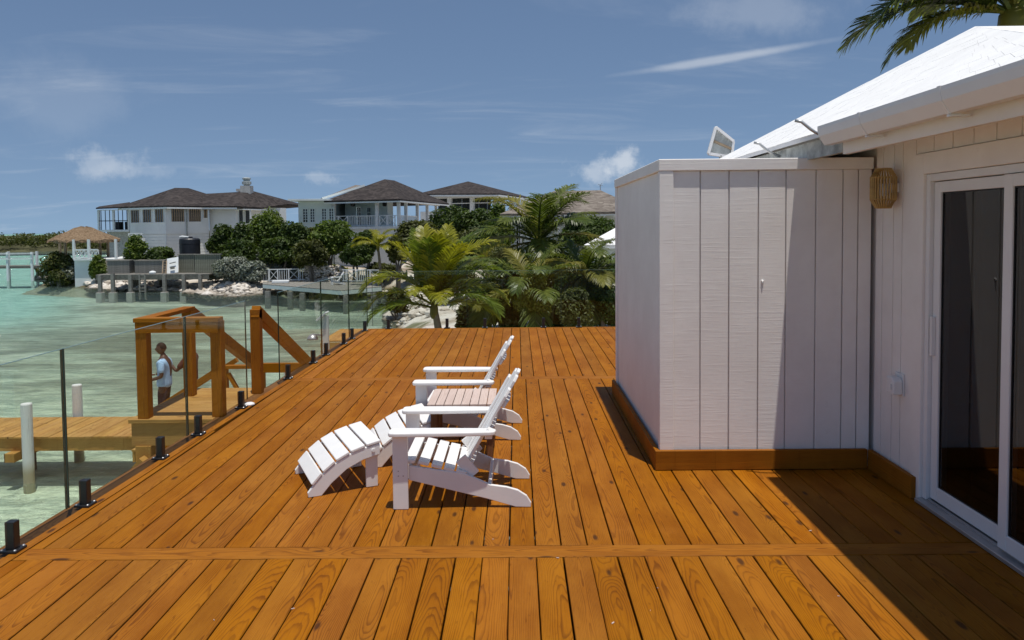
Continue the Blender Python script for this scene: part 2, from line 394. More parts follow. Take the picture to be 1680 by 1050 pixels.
def bedm():
    m = newmat('seabed_sand'); v = POS(); q = XYZ(v)
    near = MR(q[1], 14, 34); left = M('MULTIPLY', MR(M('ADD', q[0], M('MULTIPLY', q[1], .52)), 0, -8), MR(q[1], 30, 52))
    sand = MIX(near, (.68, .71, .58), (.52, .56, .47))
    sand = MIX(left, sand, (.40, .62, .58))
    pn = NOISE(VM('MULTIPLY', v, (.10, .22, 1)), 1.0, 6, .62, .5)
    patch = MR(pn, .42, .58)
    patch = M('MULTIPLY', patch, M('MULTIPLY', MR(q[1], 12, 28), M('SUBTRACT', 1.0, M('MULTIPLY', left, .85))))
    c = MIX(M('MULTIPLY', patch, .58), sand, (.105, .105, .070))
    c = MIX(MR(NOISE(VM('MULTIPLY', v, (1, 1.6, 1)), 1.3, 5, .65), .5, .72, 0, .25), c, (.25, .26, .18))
    wave_light = NOISE(VM('MULTIPLY', v, (.7, 2.6, 1)), 1.0, 5, .65, .8)  # streaks of wave and caustic light painted into the seabed colour
    c = MIX(MR(wave_light, .38, .62), MIX(1.0, c, (.74, .78, .78), 'MULTIPLY'), MIX(1.0, c, (1.16, 1.16, 1.14), 'MULTIPLY'))
    out(PB(c, .95, .05)); return m
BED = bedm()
def waterm():
    m = newmat('shallow_sea_water'); v = POS()
    q = XYZ(v)
    n1 = NOISE(VM('MULTIPLY', v, (.40, 1.5, 1)), 1.0, 4, .62, .7)
    n2 = NOISE(VM('MULTIPLY', v, (2.2, 5.5, 1)), 1.0, 4, .6, .4)
    n3 = NOISE(VM('MULTIPLY', v, (.09, .30, 1)), 1.0, 3, .5, .5)
    h = M('ADD', M('MULTIPLY', n1, 1.0), M('ADD', M('MULTIPLY', n2, .40), M('MULTIPLY', n3, 1.6)))
    nm = BUMP(h, 1.0, .75)
    fr = N('ShaderNodeFresnel'); fr.inputs[0].default_value = 1.33; lk(nm, fr.inputs['Normal'])
    t = N('ShaderNodeBsdfTransparent'); t.inputs[0].default_value = (.86, .92, .88, 1)
    g = N('ShaderNodeBsdfGlossy'); g.inputs['Roughness'].default_value = .07; lk(nm, g.inputs['Normal'])
    d = N('ShaderNodeBsdfDiffuse'); d.inputs[0].default_value = (.26, .38, .34, 1); lk(nm, d.inputs['Normal'])
    m1 = N('ShaderNodeMixShader'); m1.inputs[0].default_value = .10; lk(t.outputs[0], m1.inputs[1]); lk(d.outputs[0], m1.inputs[2])
    mx = N('ShaderNodeMixShader'); lk(M('MINIMUM', fr.outputs[0], .62), mx.inputs[0]); lk(m1.outputs[0], mx.inputs[1]); lk(g.outputs[0], mx.inputs[2])
    out(mx.outputs[0]); return m
WATER = waterm()

# ------------------------------------------------------------------ water, sea bed, land
ZW = -3.2
def sheet(name, x0, x1, y0, y1, nx, ny, zf, mt):
    xs = np.linspace(x0, x1, nx); ys = np.linspace(y0, y1, ny); X, Y = np.meshgrid(xs, ys); Z = zf(X, Y)
    vs = np.stack([X.ravel(), Y.ravel(), Z.ravel()], 1)
    i = np.arange(nx*ny).reshape(ny, nx); a = i[:-1, :-1].ravel(); b = i[:-1, 1:].ravel(); c = i[1:, 1:].ravel(); d = i[1:, :-1].ravel()
    me = bpy.data.meshes.new(name); me.from_pydata(vs.tolist(), [], np.stack([a, b, c, d], 1).tolist()); me.update()
    me.polygons.foreach_set('use_smooth', [True]*len(me.polygons))
    return tag(link_mesh(name, me, mt), kind='structure')
SHORE = np.array([(-43, 66.8), (-38, 64.5), (-33, 62), (-27, 60.5), (-23.5, 57), (-20.6, 55), (-19.2, 56.5), (-18, 59.5), (-12, 60), (-10, 58), (-8.8, 52), (-7.7, 45), (-6.8, 37),
                  (-5.5, 30), (-4.5, 24), (-3.6, 18), (-2.2, 14.5), (-1.5, 9), (0, 4), (0, -20), (120, -20), (120, 150), (-46, 150), (-43, 95), (-42, 76), (-44.5, 70)], float)
def sdist(X, Y):
    n = len(SHORE); d = np.full(X.shape, 1e9); ins = np.zeros(X.shape, bool)
    for i in range(n):
        a, b = SHORE[i], SHORE[(i+1) % n]; e = b-a
        t = np.clip(((X-a[0])*e[0]+(Y-a[1])*e[1])/(e@e), 0, 1)
        d = np.minimum(d, np.hypot(X-a[0]-t*e[0], Y-a[1]-t*e[1]))
        c = ((a[1] > Y) != (b[1] > Y)) & (X < (b[0]-a[0])*(Y-a[1])/(b[1]-a[1]+1e-12)+a[0]); ins ^= c
    return np.where(ins, d, -d)
def sm(t): t = np.clip(t, 0, 1); return t*t*(3-2*t)
rg = np.random.RandomState(4); PH = rg.rand(12)*6.28; KX = rg.randn(12)*.35; KY = rg.randn(12)*.35
def wob(X, Y): return sum(np.sin(KX[i]*X+KY[i]*Y+PH[i]) for i in range(12))/6
def land(X, Y):
    X = np.asarray(X, float); Y = np.asarray(Y, float); d = sdist(X, Y)
    h = ZW-.9+1.55*sm((d+1.2)/3.7)+1.2*sm((d-2)/9)+1.1*sm((d-9)/16)+.16*wob(X, Y)*sm(d/3)
    return h
def LZ(x, y): return float(land(np.array([x]), np.array([y]))[0])
sheet('terrain', -64, 122, 6, 152, 190, 150, land, GROUND)
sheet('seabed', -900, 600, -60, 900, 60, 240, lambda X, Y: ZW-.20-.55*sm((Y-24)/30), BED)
sheet('water', -900, 600, -60, 900, 30, 30, lambda X, Y: np.full(X.shape, ZW), WATER)
# far island: low ground with a scrub of leaf clumps
random.seed(7)
def far_hill():
    b = MB(); xs = [-330+i*9 for i in range(40)]
    vs = []; fs = []
    for i, x in enumerate(xs):
        for j, y in enumerate((163, 167, 176, 200, 235)):
            vs.append((x, y+4*math.sin(x*.05), (ZW-.4, ZW+.25, ZW+1.2, ZW+2.6+.8*math.sin(x*.04+1), ZW-.5)[j]))
    for i in range(39):
        for j in range(4): fs.append((i*5+j, (i+1)*5+j, (i+1)*5+j+1, i*5+j+1))
    b.add(vs, fs); return tag(b.build('far_island', ISLAND, smooth=True), kind='structure')
far_hill()

# ------------------------------------------------------------------ foliage generators
def leaf_cloud(name, mt, parent, clumps, n, size, seed, flat=.5, asp=.55):
    """clumps: list of (centre, radius xyz); n small leaf faces spread through them"""
    rs = np.random.RandomState(seed); w_ = np.array([c[1][0]*c[1][1]*c[1][2] for c in clumps])**.75; w_ /= w_.sum()
    k = rs.choice(len(clumps), n, p=w_); C = np.array([tuple(c[0]) for c in clumps])[k]; Rr = np.array([c[1] for c in clumps])[k]
    d = rs.randn(n, 3); d /= np.linalg.norm(d, axis=1)[:, None]; rad = (.50+.62*rs.rand(n)**.7)
    pos = C+d*Rr*rad[:, None]
    nrm = d*.8+rs.randn(n, 3)*.55; nrm[:, 2] += flat; nrm /= np.linalg.norm(nrm, axis=1)[:, None]
    t = np.cross(nrm, rs.randn(n, 3)); t /= np.linalg.norm(t, axis=1)[:, None]; bt = np.cross(nrm, t)
    s = size*(.6+.8*rs.rand(n))[:, None]
    vs = np.stack([pos-t*s, pos-bt*s*asp+nrm*s*.12, pos+t*s, pos+bt*s*asp+nrm*s*.12], 1).reshape(-1, 3)
    loc = np.array(WL[parent.name]) if parent else np.zeros(3)
    me = bpy.data.meshes.new(name); me.from_pydata((vs-loc).tolist(), [], np.arange(4*n).reshape(-1, 4).tolist()); me.update()
    return link_mesh(name, me, mt, parent, loc)
def bushy(name, label, cat, base, w, d, h, mt, seed, n=4200, size=.13, trunk=.35, group=None, nc=26, stems=3, lowfill=.25):
    """tree or shrub: stems and a crown of leaf clumps with an uneven outline; w,d,h full extents"""
    rs = random.Random(seed); base = Vector(base); t = empty(name, base, label, cat, group)
    cl = []
    z0 = h*trunk
    for i in range(nc):
        a = rs.random()*6.283; rr = math.sqrt(rs.random())*.80; zz = rs.random()
        env = math.sqrt(max(.05, 1-(zz*.92)**2.2)) if zz > lowfill else .75+.25*zz/max(lowfill, .01)
        s = (.17+.13*rs.random())
        cl.append((base+Vector((math.cos(a)*rr*w/2*env, math.sin(a)*rr*d/2*env, z0+(h-z0)*(.10+.70*zz))), (w*s*.75, d*s*.75, (h-z0)*s*.8)))
    leaf_cloud('crown', mt, t, cl, n, size, seed)
    tr = MB()
    for i in range(stems):
        c = cl[rs.randrange(len(cl))][0]; off = Vector(((rs.random()-.5)*.25*w*.3, (rs.random()-.5)*.2, -.1))
        mid = base+(c-base)*.5+Vector((rs.uniform(-.1, .1)*w, rs.uniform(-.1, .1)*d, h*.06))
        r0 = max(.025, h*.025)
        tr.tube([base+off, base+off+(mid-base-off)*.5, mid, c], [r0*1.5, r0*1.15, r0*.8, r0*.3], 6)
    tr.build('trunk', BARK, t, smooth=True)
    return t

FRONDS = {}
def frond_mesh(elev, seed, L=1.0, droop=1.0, pairs=64, mt=None, sagf=1.0):
    key = (elev, seed, droop, mt.name, sagf)
    if key in FRONDS: return FRONDS[key]
    rs = random.Random(seed*31+int(elev)); vs = []; fs = []
    n = 16; pts = []; p = Vector((0, 0, 0)); a = R(elev)
    for i in range(n+1):
        pts.append(p.copy()); a -= R(droop*(1.6+7.0*(i/n)))*.95
        a = max(a, R(-88)); p = p+Vector((math.cos(a), rs.uniform(-.03, .03)*.4, math.sin(a)))*(L/n)
    def at(t):
        x = t*n; i = min(int(x), n-1); return pts[i].lerp(pts[i+1], x-i), (pts[i+1]-pts[i]).normalized()
    for i in range(n):
        r0, r1 = .016*(1-i/n)+.003, .016*(1-(i+1)/n)+.003
        k = len(vs); d = (pts[i+1]-pts[i]).normalized(); u = d.cross(Vector((0, 1, 0))).normalized()
        for q, r_ in ((pts[i], r0), (pts[i+1], r1)): vs += [q+Vector((0, r_, 0)), q-u*r_*.9, q-Vector((0, r_, 0)), q+u*r_*.9]
        fs += [(k+j, k+(j+1) % 4, k+4+(j+1) % 4, k+4+j) for j in range(4)]
    for i in range(pairs):
        t = .13+.87*(i+.5)/pairs; q, d = at(t)
        ln = L*.34*(math.sin(math.pi*min(1, (t-.05)*.93))**.55)*(1.0 if t < .6 else 1.0-.55*(t-.6)/.4)
        for sg in (-1, 1):
            if rs.random() < .05: continue
            u = d.cross(Vector((0, 1, 0))).normalized()
            if u.z < 0: u = -u
            dirn = (Vector((0, sg, 0))*(.80+rs.uniform(-.1, .1))+d*(.55+.45*t)+u*(.22+rs.uniform(-.15, .15))).normalized()
            l = ln*rs.uniform(.85, 1.1); sag = Vector((0, 0, -1))*l*rs.uniform(.22, .48)*sagf
            wv = (d-dirn*d.dot(dirn)).normalized()*L*.0095
            a0 = q; a1 = q+dirn*l*.45+sag*.14; a2 = q+dirn*l*.78+sag*.52; a3 = q+dirn*l*.97+sag*1.05
            k = len(vs); vs += [a0-wv*.5, a0+wv*.5, a1-wv, a1+wv, a2-wv*.8, a2+wv*.8, a3]
            fs += [(k, k+1, k+3, k+2), (k+2, k+3, k+5, k+4), (k+4, k+5, k+6)]
    me = bpy.data.meshes.new('frond'); me.from_pydata([tuple(v) for v in vs], [], fs); me.update(); me.materials.append(mt)
    FRONDS[key] = me; return me
def palm(label, base, crown, fl, mts, seed, spec, group=None, trunk_r=.11, name='coconut_palm', sagf=1.0):
    """spec: list of (azimuth deg from +X, elevation, droop, length factor)"""
    rs = random.Random(seed); base = Vector(base); crown = Vector(crown); t = empty(name, base, label, 'palm', group)
    b = MB(); k = 9
    pts = [base.lerp(crown, i/k)+Vector((math.sin(i/k*math.pi)*.15, 0, 0))-Vector((0, 0, .15 if i == 0 else 0)) for i in range(k+1)]
    b.tube(pts, [trunk_r*(1.5-.6*i/k)*(1+.06*(i % 2)) for i in range(k+1)], 10); b.build('trunk', TRUNKP, t, smooth=True)
    b = MB(); b.lathe(crown-Vector((0, 0, .32)), [(trunk_r*.8, 0), (trunk_r*1.3, .12), (trunk_r*1.2, .30), (trunk_r*.5, .48)], 9); b.build('crownshaft', FROND_O, t, smooth=True)
    for i, (az, el, dr, lf) in enumerate(spec):
        el = 5*round(el/5); mt = mts[rs.randrange(len(mts))]
        o = link_mesh('frond', frond_mesh(el, rs.randrange(3), 1.0, dr, mt=mt, sagf=sagf), None, t, crown+Vector((0, 0, rs.uniform(-.06, .1))))
        o.rotation_euler = (rs.uniform(-.25, .25)*.5, 0, R(az)); o.scale = (fl*lf,)*3
    return t
def rosette(seed, n, lo=-15, hi=80):
    rs = random.Random(seed); o = []
    for i in range(n):
        f = (i+.5)/n; o.append((i*137.5+rs.uniform(-15, 15), hi+(lo-hi)*f**1.1, rs.choice((.7, 1.0, 1.3)), rs.uniform(.85, 1.08)))
    return o

# ------------------------------------------------------------------ the deck
def edge_x(y): return -2.735+(y-4.6)*.0240
deck = empty('deck', (0, 5, 0), kind='structure')
rb = random.Random(11)
PITCH = .1422
def plank(poly, name, mt, parent, z1=0.0, th=.036, ch=.003):
    """plank from a convex plan polygon with chamfered top edge"""
    c = sum((Vector((a, b)) for a, b in poly), Vector((0, 0)))/len(poly)
    n = len(poly); ins = []
    for a, b in poly:
        v = Vector((a, b))-c; ins.append((a-math.copysign(ch, v.x), b-math.copysign(ch, v.y)))
    vs = [(a, b, z1-th) for a, b in poly]+[(a, b, z1-ch) for a, b in poly]+[(a, b, z1) for a, b in ins]
    fs = [tuple(range(n-1, -1, -1)), tuple(range(2*n, 3*n))]
    for q in (0, n): fs += [(q+i, q+(i+1) % n, q+n+(i+1) % n, q+n+i) for i in range(n)]
    return MB().add(vs, fs).build(name, mt, parent)
def board_row(y0, y1, phase, xr):
    k0 = math.floor((edge_x(y0)-phase)/PITCH)
    k = k0
    while phase+k*PITCH < xr:
        xa = phase+k*PITCH+.0036+rb.uniform(-.0012, .0012); xb = phase+(k+1)*PITCH-.0036+rb.uniform(-.0012, .0012)
        k += 1
        ya, yb = y0+rb.uniform(0, .003), y1-rb.uniform(0, .004)
        sl = rb.uniform(-.0012, .0012)
        e0, e1 = edge_x(ya)+.058, edge_x(yb)+.058
        if xb <= e0+.012 or xa >= 2.66: continue
        xb = min(xb, 2.66)
        if xa < e0 or xa < e1:
            if xb < e1: yb = min(yb, ya+(xb-.012-e0)/(.024)); e1 = edge_x(yb)+.058
            poly = [(max(xa, e0), ya), (xb, ya), (xb, yb), (max(xa, e1), yb)]
        else: poly = [(xa, ya), (xb, ya), (xb+sl, yb), (xa+sl, yb)]
        plank(poly, 'plank', WOOD_Y, deck, z1=rb.uniform(-.0015, .0008))
board_row(-1.4, 3.944, .088, 2.66); board_row(4.092, 8.592, .086, 2.66); board_row(8.742, 12.865, .040, 2.66)
plank([(edge_x(4)+.058, 3.949), (2.66, 3.949), (2.66, 4.087), (edge_x(4)+.060, 4.087)], 'divider_plank', WOOD_X, deck)
plank([(edge_x(8.7)+.058, 8.597), (2.66, 8.597), (2.66, 8.737), (edge_x(8.7)+.060, 8.737)], 'divider_plank', WOOD_X, deck)
plank([(edge_x(12.9)+.05, 12.870), (2.66, 12.870), (2.66, 12.925), (edge_x(12.9)+.05, 12.925)], 'edge_board', WOOD_X, deck, z1=.004)
def edge_strip(o0, o1, z1, th, name, mt, ya, yb):
    plank([(edge_x(ya)+o0, ya), (edge_x(ya)+o1, ya), (edge_x(yb)+o1, yb), (edge_x(yb)+o0, yb)], name, mt, deck, z1, th)
for a, b in ((-1.4, 3.98), (3.985, 8.66), (8.665, 12.925)):
    edge_strip(-.005, .055, .003, .05, 'edge_board', WOOD_Y, a, b)
    edge_strip(-.135, -.008, -.012, .20, 'rim_board', RIM, a, b)
MB().box((-2.45, 12.93, -.20), (2.66, 12.965, -.006)).build('rim_board', RIM, deck)
for i in range(23):
    y = -1.2+i*.61
    MB().box((edge_x(y)+.07, y, -.23), (2.6, y+.04, -.05)).build('joist', GREYW2, deck)
MB().box((-2.6, -1.4, -.26), (2.62, 12.9, -.235)).build('underside', GREYW2, deck)
for (x, y) in ((-2.5, 4.2), (-2.45, 8.5), (-2.3, 12.6), (0, 12.6), (2.2, 12.6)):
    MB().box((x-.075, y-.075, min(LZ(x, y), ZW-.5)-.2), (x+.075, y+.075, -.262)).build('support_post', TAN_Z, deck)

# ------------------------------------------------------------------ glass railing
def spigot(parent, c, ang):
    c = Vector(c); f = lambda x, y, z: c+Vector((math.cos(ang)*x-math.sin(ang)*y, math.sin(ang)*x+math.cos(ang)*y, z))
    def rbox(b, x0, x1, y0, y1, z0, z1):
        return b.add([f(x, y, z) for z in (z0, z1) for x, y in ((x0, y0), (x1, y0), (x1, y1), (x0, y1))],
                     [(0,3,2,1),(4,5,6,7),(0,1,5,4),(1,2,6,5),(2,3,7,6),(3,0,4,7)])
    b = MB(); rbox(b, -.026, .026, -.025, .025, .014, .165)
    o = b.build('spigot', BLACKM, parent, bevel=.004)
    b = MB(); rbox(b, -.048, .048, -.048, .048, .001, .014); b.build('base_plate', BLACKM, o, bevel=.003)
    b = MB()
    for sx in (-1, 1):
        for sy in (-1, 1): b.lathe(f(sx*.036, sy*.036, .013), [(.008, 0), (.008, .004), (.005, .007)], 8)
    b.build('bolts', ALU, o, kind='stuff')
def glass_panel(a, b_, h, spigs, label, group, ang):
    a, b_ = Vector(a), Vector(b_); mid = (a+b_)/2
    t = empty('glass_railing_panel', (mid.x, mid.y, .003), label, 'glass panel', group)
    d = (b_-a).normalized(); n = Vector((-d.y, d.x, 0)); z0, z1 = .052, h
    def slab(q0, q1, za, zb, hw):
        return MB().add([q+n*s+Vector((0, 0, z)) for z in (za, zb) for q, s in ((q0, -hw), (q1, -hw), (q1, hw), (q0, hw))],
                        [(0,3,2,1),(4,5,6,7),(0,1,5,4),(1,2,6,5),(2,3,7,6),(3,0,4,7)])
    slab(a+d*.006, b_-d*.006, z0, z1-.0025, .006).build('pane', GLASS, t)
    for q, s in ((a, 1), (b_, -1)):
        slab(q+d*s*.0005, q+d*s*.0058, z0, z1-.003, .0058).build('pane_edge', GEDGE, t)
    slab(a+d*.001, b_-d*.001, z1-.0024, z1, .0058).build('pane_top_edge', GTOP, t)
    for s in spigs: spigot(t, a+d*s+Vector((0, 0, .003)), ang)
def side(y): return Vector((edge_x(y)-.012, y, 0))
for (y0, y1, sp), lab in zip(((2.9, 4.54, (3.2, 4.06)), (4.555, 6.145, (4.73, 5.70)), (6.16, 7.45, (6.35, 7.29)), (8.40, 10.08, (8.69, 9.69)), (10.095, 11.58, (10.29, 11.25)), (11.595, 12.86, (11.76, 12.66))),
        ('clear glass railing panel where the door-side divider plank meets the sea edge', 'clear glass railing panel second from the stair opening toward the house door', 'clear glass railing panel in front of the framed stair landing',
         'clear glass railing panel just past the stair opening toward the palms', 'clear glass railing panel between the stair opening panel and the deck corner panel', 'clear glass railing panel on the sea edge ending at the palm-side deck corner')):
    glass_panel(side(y0), side(y1), 1.03, [s-y0 for s in sp], lab, 'glass panels along the sea side of the deck', math.atan2(1, .024)-math.pi/2)
for (x0, x1, sp), lab in zip(((-2.47, -.86, (-2.2, -1.2)), (-.845, .735, (-.556, .44)), (.75, 2.35, (1.04, 2.0))),
        ('clear glass railing panel in front of the yellow-green palm at the deck end', 'clear glass railing panel in the middle of the palm-side deck end', 'clear glass railing panel at the deck end behind the white enclosure')):
    glass_panel((x0, 12.90, 0), (x1, 12.90, 0), .98, [s-x0 for s in sp], lab, 'glass panels across the far end of the deck', math.pi/2)

# ------------------------------------------------------------------ utility enclosure (white box against the house)
BX0, BX1, BY0, BY1, BH = 1.005, 2.500, 5.366, 7.79, 2.20
enc = empty('utility_enclosure', (1.75, 6.5, 0), 'white boarded utility enclosure with orange skirting built against the house wall', 'enclosure')
core = MB().box((BX0+.034, BY0+.034, .0), (BX1, BY1-.01, BH-.05)).build('core', SIDES, enc)
gx = [1.103]+[P(q, 500, BY0+.01).x for q in (1149, 1196, 1244, 1289, 1338, 1382, 1407)]+[BX1]
for i in range(len(gx)-1):
    b = MB(); xa, xb = gx[i]+(.0045 if i else .0), gx[i+1]-.0045
    b.box((xa, BY0+.016+(.002 if i % 3 == 1 else 0), .015), (xb, BY0+.032, BH-.083)); b.build('siding_board', SIDE, enc, bevel=.002, seg=1)
MB().box((BX0-.001, BY0, .012), (1.1028, BY0+.031, BH-.083)).build('corner_trim', SIDE, enc, bevel=.003, seg=1)
MB().box((BX0-.006, BY0-.004, BH-.082), (BX1+.0, BY0+.036, BH)).build('cap_board', SIDE, enc, bevel=.004, seg=1)
MB().box((BX0-.0065, BY0+.0365, BH-.083), (BX0+.033, BY1+.006, BH-.0005)).build('cap_board', SIDES, enc, bevel=.004, seg=1)
MB().box((BX0+.016, BY0+.0315, .012), (BX0+.033, BY1-.092, BH-.084)).build('side_panel', SIDES, enc)
MB().box((BX0-.001, BY1-.09, .012), (BX0+.033, BY1, BH-.084)).build('corner_trim', SIDES, enc, bevel=.003, seg=1)
MB().box((BX0-.001, BY0+.0312, .012), (BX0+.0155, BY0+.060, BH-.084)).build('corner_trim', SIDES, enc)
MB().box((BX0+.034, BY0+.037, BH-.05), (BX1, BY1, BH-.012)).build('lid', SIDES, enc)
MB().box((.968, BY0-.034, .004), (2.464, BY0-.001, .142)).build('skirting', WOOD_X, enc, bevel=.003, seg=1)
MB().box((.969, BY0-.0005, .004), (1.0, BY1+.03, .1415)).build('skirting', WOOD_Y, enc, bevel=.003, seg=1)
q = P(1251, 461, BY0+.012)
b = MB(); b.tube([(q.x, BY0+.018, q.z), (q.x, BY0+.008, q.z)], .009, 10); b.tube([(q.x, BY0+.0085, q.z+.004), (q.x, BY0+.010, q.z-.022)], .005, 8)
b.build('hook', VINYL, enc, smooth=True)

# ------------------------------------------------------------------ the white house on the right
hs_ = empty('white_house', (4.5, 4.5, 0), 'white boarded house with white hip roof, gutter and sliding glass door onto the deck', 'house')
WX = 2.500; HN = 2.45                       # wall plane and near corner of the house
DY0, DY1, DZ = 2.98, 4.70, 2.035            # door opening
wall = MB().box((WX+.034, DY1, -.2), (WX+.12, 9.6, 2.42)).build('wall', SIDES, hs_)
MB().box((WX+.034, HN, -.2), (WX+.12, DY0, 2.42)).build('wall', SIDES, hs_)
MB().box((WX+.035, DY0, DZ), (WX+.12, DY1, 2.419)).build('wall', SIDES, hs_)
MB().box((WX+.04, HN-.1, -.2), (7.0, HN-.001, 2.42)).build('wall', SIDES, hs_)
ys = [5.355, 5.255, 5.105, 4.99, 4.825]+[4.825-.2*i for i in range(1, 12)]
for i in range(len(ys)-1):
    a, b_ = ys[i]-.004, ys[i+1]+.004
    if b_ < HN: b_ = HN
    if b_ >= DY1+.09: za = .012
    elif a <= DY0-.09: za = .012
    else: za = DZ+.135
    if a-b_ < .02: continue
    MB().box((WX+.014, b_, za), (WX+.033, a, 2.36)).build('siding_board', SIDES, hs_, bevel=.002, seg=1)
MB().box((2.464, 4.738, .004), (2.4985, BY0-.0345, .143)).build('skirting', WOOD_Y, hs_, bevel=.003, seg=1)
# door casing and sliding door
MB().box((WX-.006, DY1, .004), (WX+.0335, DY1+.105, DZ+.13)).build('door_casing', SIDES, hs_, bevel=.003, seg=1)
MB().box((WX-.006, DY0-.1, .004), (WX+.0335, DY0, DZ+.13)).build('door_casing', SIDES, hs_, bevel=.003, seg=1)
MB().box((WX-.0065, DY0, DZ+.002), (WX+.0335, DY1-.0005, DZ+.1295)).build('door_casing', SIDES, hs_, bevel=.003, seg=1)
dr = MB().box((WX+.012, DY1-.045, .03), (WX+.14, DY1-.001, DZ-.001)).box((WX+.012, DY0+.001, .03), (WX+.14, DY0+.045, DZ-.001)).box((WX+.0125, DY0+.0455, DZ-.045), (WX+.14, DY1-.0455, DZ-.001)).build('sliding_door', VINYL, hs_, bevel=.002, seg=1, label='white framed sliding glass door with dark panes')
MB().box((WX-.035, DY0+.001, .004), (WX+.15, DY1-.001, .028)).build('threshold', ALU, dr, bevel=.003, seg=1)
MB().box((WX+.020, DY0+.05, .0282), (WX+.026, DY1-.05, .042)).box((WX+.068, DY0+.05, .0282), (WX+.074, DY1-.05, .042)).build('track', ALU, dr)
def leaf_panel(y0, y1, x0, x1, nm):
    z0, z1 = .045, DZ-.05; st = .070; hb = .085
    b = MB(); b.box((x0, y0, z0), (x1, y0+st, z1)); b.box((x0, y1-st, z0), (x1, y1, z1)); b.box((x0+.0005, y0+st, z0), (x1-.0005, y1-st, z0+hb)); b.box((x0+.0005, y0+st, z1-hb*.75), (x1-.0005, y1-st, z1))
    o = b.build(nm, VINYL, dr, bevel=.003, seg=1)
    xm = (x0+x1)/2
    b = MB(); g = .008
    b.box((xm-.007, y0+st, z0+hb), (xm+.007, y0+st+g, z1-hb*.75)); b.box((xm-.007, y1-st-g, z0+hb), (xm+.007, y1-st, z1-hb*.75)); b.box((xm-.0065, y0+st+g, z0+hb), (xm+.0065, y1-st-g, z0+hb+g)); b.box((xm-.0065, y0+st+g, z1-hb*.75-g), (xm+.0065, y1-st-g, z1-hb*.75))
    b.build('gasket', RUBBER, dr)
    MB().box((xm-.003, y0+st+g, z0+hb+g), (xm+.003, y1-st-g, z1-hb*.75-g)).build('pane', DOORGL, dr)
leaf_panel(3.895, DY1-.048, WX+.036, WX+.074, 'door_leaf'); leaf_panel(DY0+.048, 3.935, WX+.0, WX+.035, 'door_leaf')
MB().box((WX+.012, 4.615, .93), (WX+.036, 4.640, 1.17)).build('handle', VINYL, dr, bevel=.004)
# room behind the door
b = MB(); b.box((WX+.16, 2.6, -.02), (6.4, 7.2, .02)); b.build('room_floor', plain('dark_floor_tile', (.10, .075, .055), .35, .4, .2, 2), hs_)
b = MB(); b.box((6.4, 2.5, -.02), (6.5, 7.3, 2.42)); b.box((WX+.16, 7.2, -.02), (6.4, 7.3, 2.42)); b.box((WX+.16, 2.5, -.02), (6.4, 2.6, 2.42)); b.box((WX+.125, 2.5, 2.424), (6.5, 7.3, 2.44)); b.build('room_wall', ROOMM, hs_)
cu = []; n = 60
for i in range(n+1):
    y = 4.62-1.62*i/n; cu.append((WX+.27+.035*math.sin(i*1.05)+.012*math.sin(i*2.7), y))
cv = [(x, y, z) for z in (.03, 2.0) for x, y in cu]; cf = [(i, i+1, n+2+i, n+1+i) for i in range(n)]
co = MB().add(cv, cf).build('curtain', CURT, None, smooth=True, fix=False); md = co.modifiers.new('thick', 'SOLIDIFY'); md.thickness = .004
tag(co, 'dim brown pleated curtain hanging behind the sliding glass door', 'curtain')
# roof: hip with lapped shingle courses
EX, EZ = 1.985, 2.335
F_ = Vector((EX, 8.25, EZ)); N_ = Vector((EX, 2.60, EZ)); PK = P(1600, 44, 6.31); RE = Vector((9.5, PK.y, PK.z)); F2 = Vector((9.5, 8.25, EZ)); N2 = Vector((9.5, 2.60, EZ))
b = MB()
def slab_poly(b, pts, th):
    n = len(pts); b.add([tuple(p) for p in pts]+[(p.x, p.y, p.z-th) for p in pts], [tuple(range(n)), tuple(range(2*n-1, n-1, -1))]+[(i, (i+1) % n, n+(i+1) % n, n+i) for i in range(n)])
slab_poly(b, [N_, PK, F_], .03); slab_poly(b, [N_, N2, RE, PK], .03); slab_poly(b, [F_, PK, RE, F2], .03)
rf = b.build('roof', WROOF, hs_)
def courses(tri_lo_a, tri_lo_b, top_a, top_b, n, seed, wd=.16):
    """lapped shingle pieces between an eave (lo_a..lo_b) and a top edge"""
    rs = random.Random(seed); bb = MB(); nrm = (tri_lo_b-tri_lo_a).cross(top_a-tri_lo_a).normalized()
    if nrm.z < 0: nrm = -nrm
    for i in range(n):
        f0, f1 = i/n, (i+1.12)/n
        if f1 > 1: f1 = 1
        a0, b0, a1, b1 = tri_lo_a.lerp(top_a, f0), tri_lo_b.lerp(top_b, f0), tri_lo_a.lerp(top_a, f1), tri_lo_b.lerp(top_b, f1)
        L = (b0-a0).length; k = max(1, int(L/wd)); cuts = [0]+sorted((j+rs.uniform(-.25, .25))/k for j in range(1, k))+[1]
        for j in range(len(cuts)-1):
            s0, s1 = cuts[j]+.0012/max(L, .1), cuts[j+1]-.0012/max(L, .1); e = rs.uniform(-.004, .006); t = rs.uniform(.002, .005)
            dn = (a1-a0).normalized()*e
            q = [a0.lerp(b0, s0)-dn, a0.lerp(b0, s1)-dn, a1.lerp(b1, s1), a1.lerp(b1, s0)]
            top = [q[0]+nrm*t, q[1]+nrm*t, q[2]+nrm*.004, q[3]+nrm*.004]
            bb.add([tuple(x+nrm*.001) for x in q]+[tuple(x) for x in top], [(4, 5, 6, 7), (0, 1, 5, 4), (1, 2, 6, 5), (3, 0, 4, 7)])
    return bb
courses(N_, F_, PK, PK, 15, 3).build('shingles', WROOF, rf, kind='stuff')
courses(N_, N2, PK, RE, 24, 4).build('shingles', WROOF, rf, kind='stuff')
MB().box((EX+.05, 2.62, EZ-.165), (EX+.085, 4.78, EZ-.032)).build('fascia', SIDES, hs_)
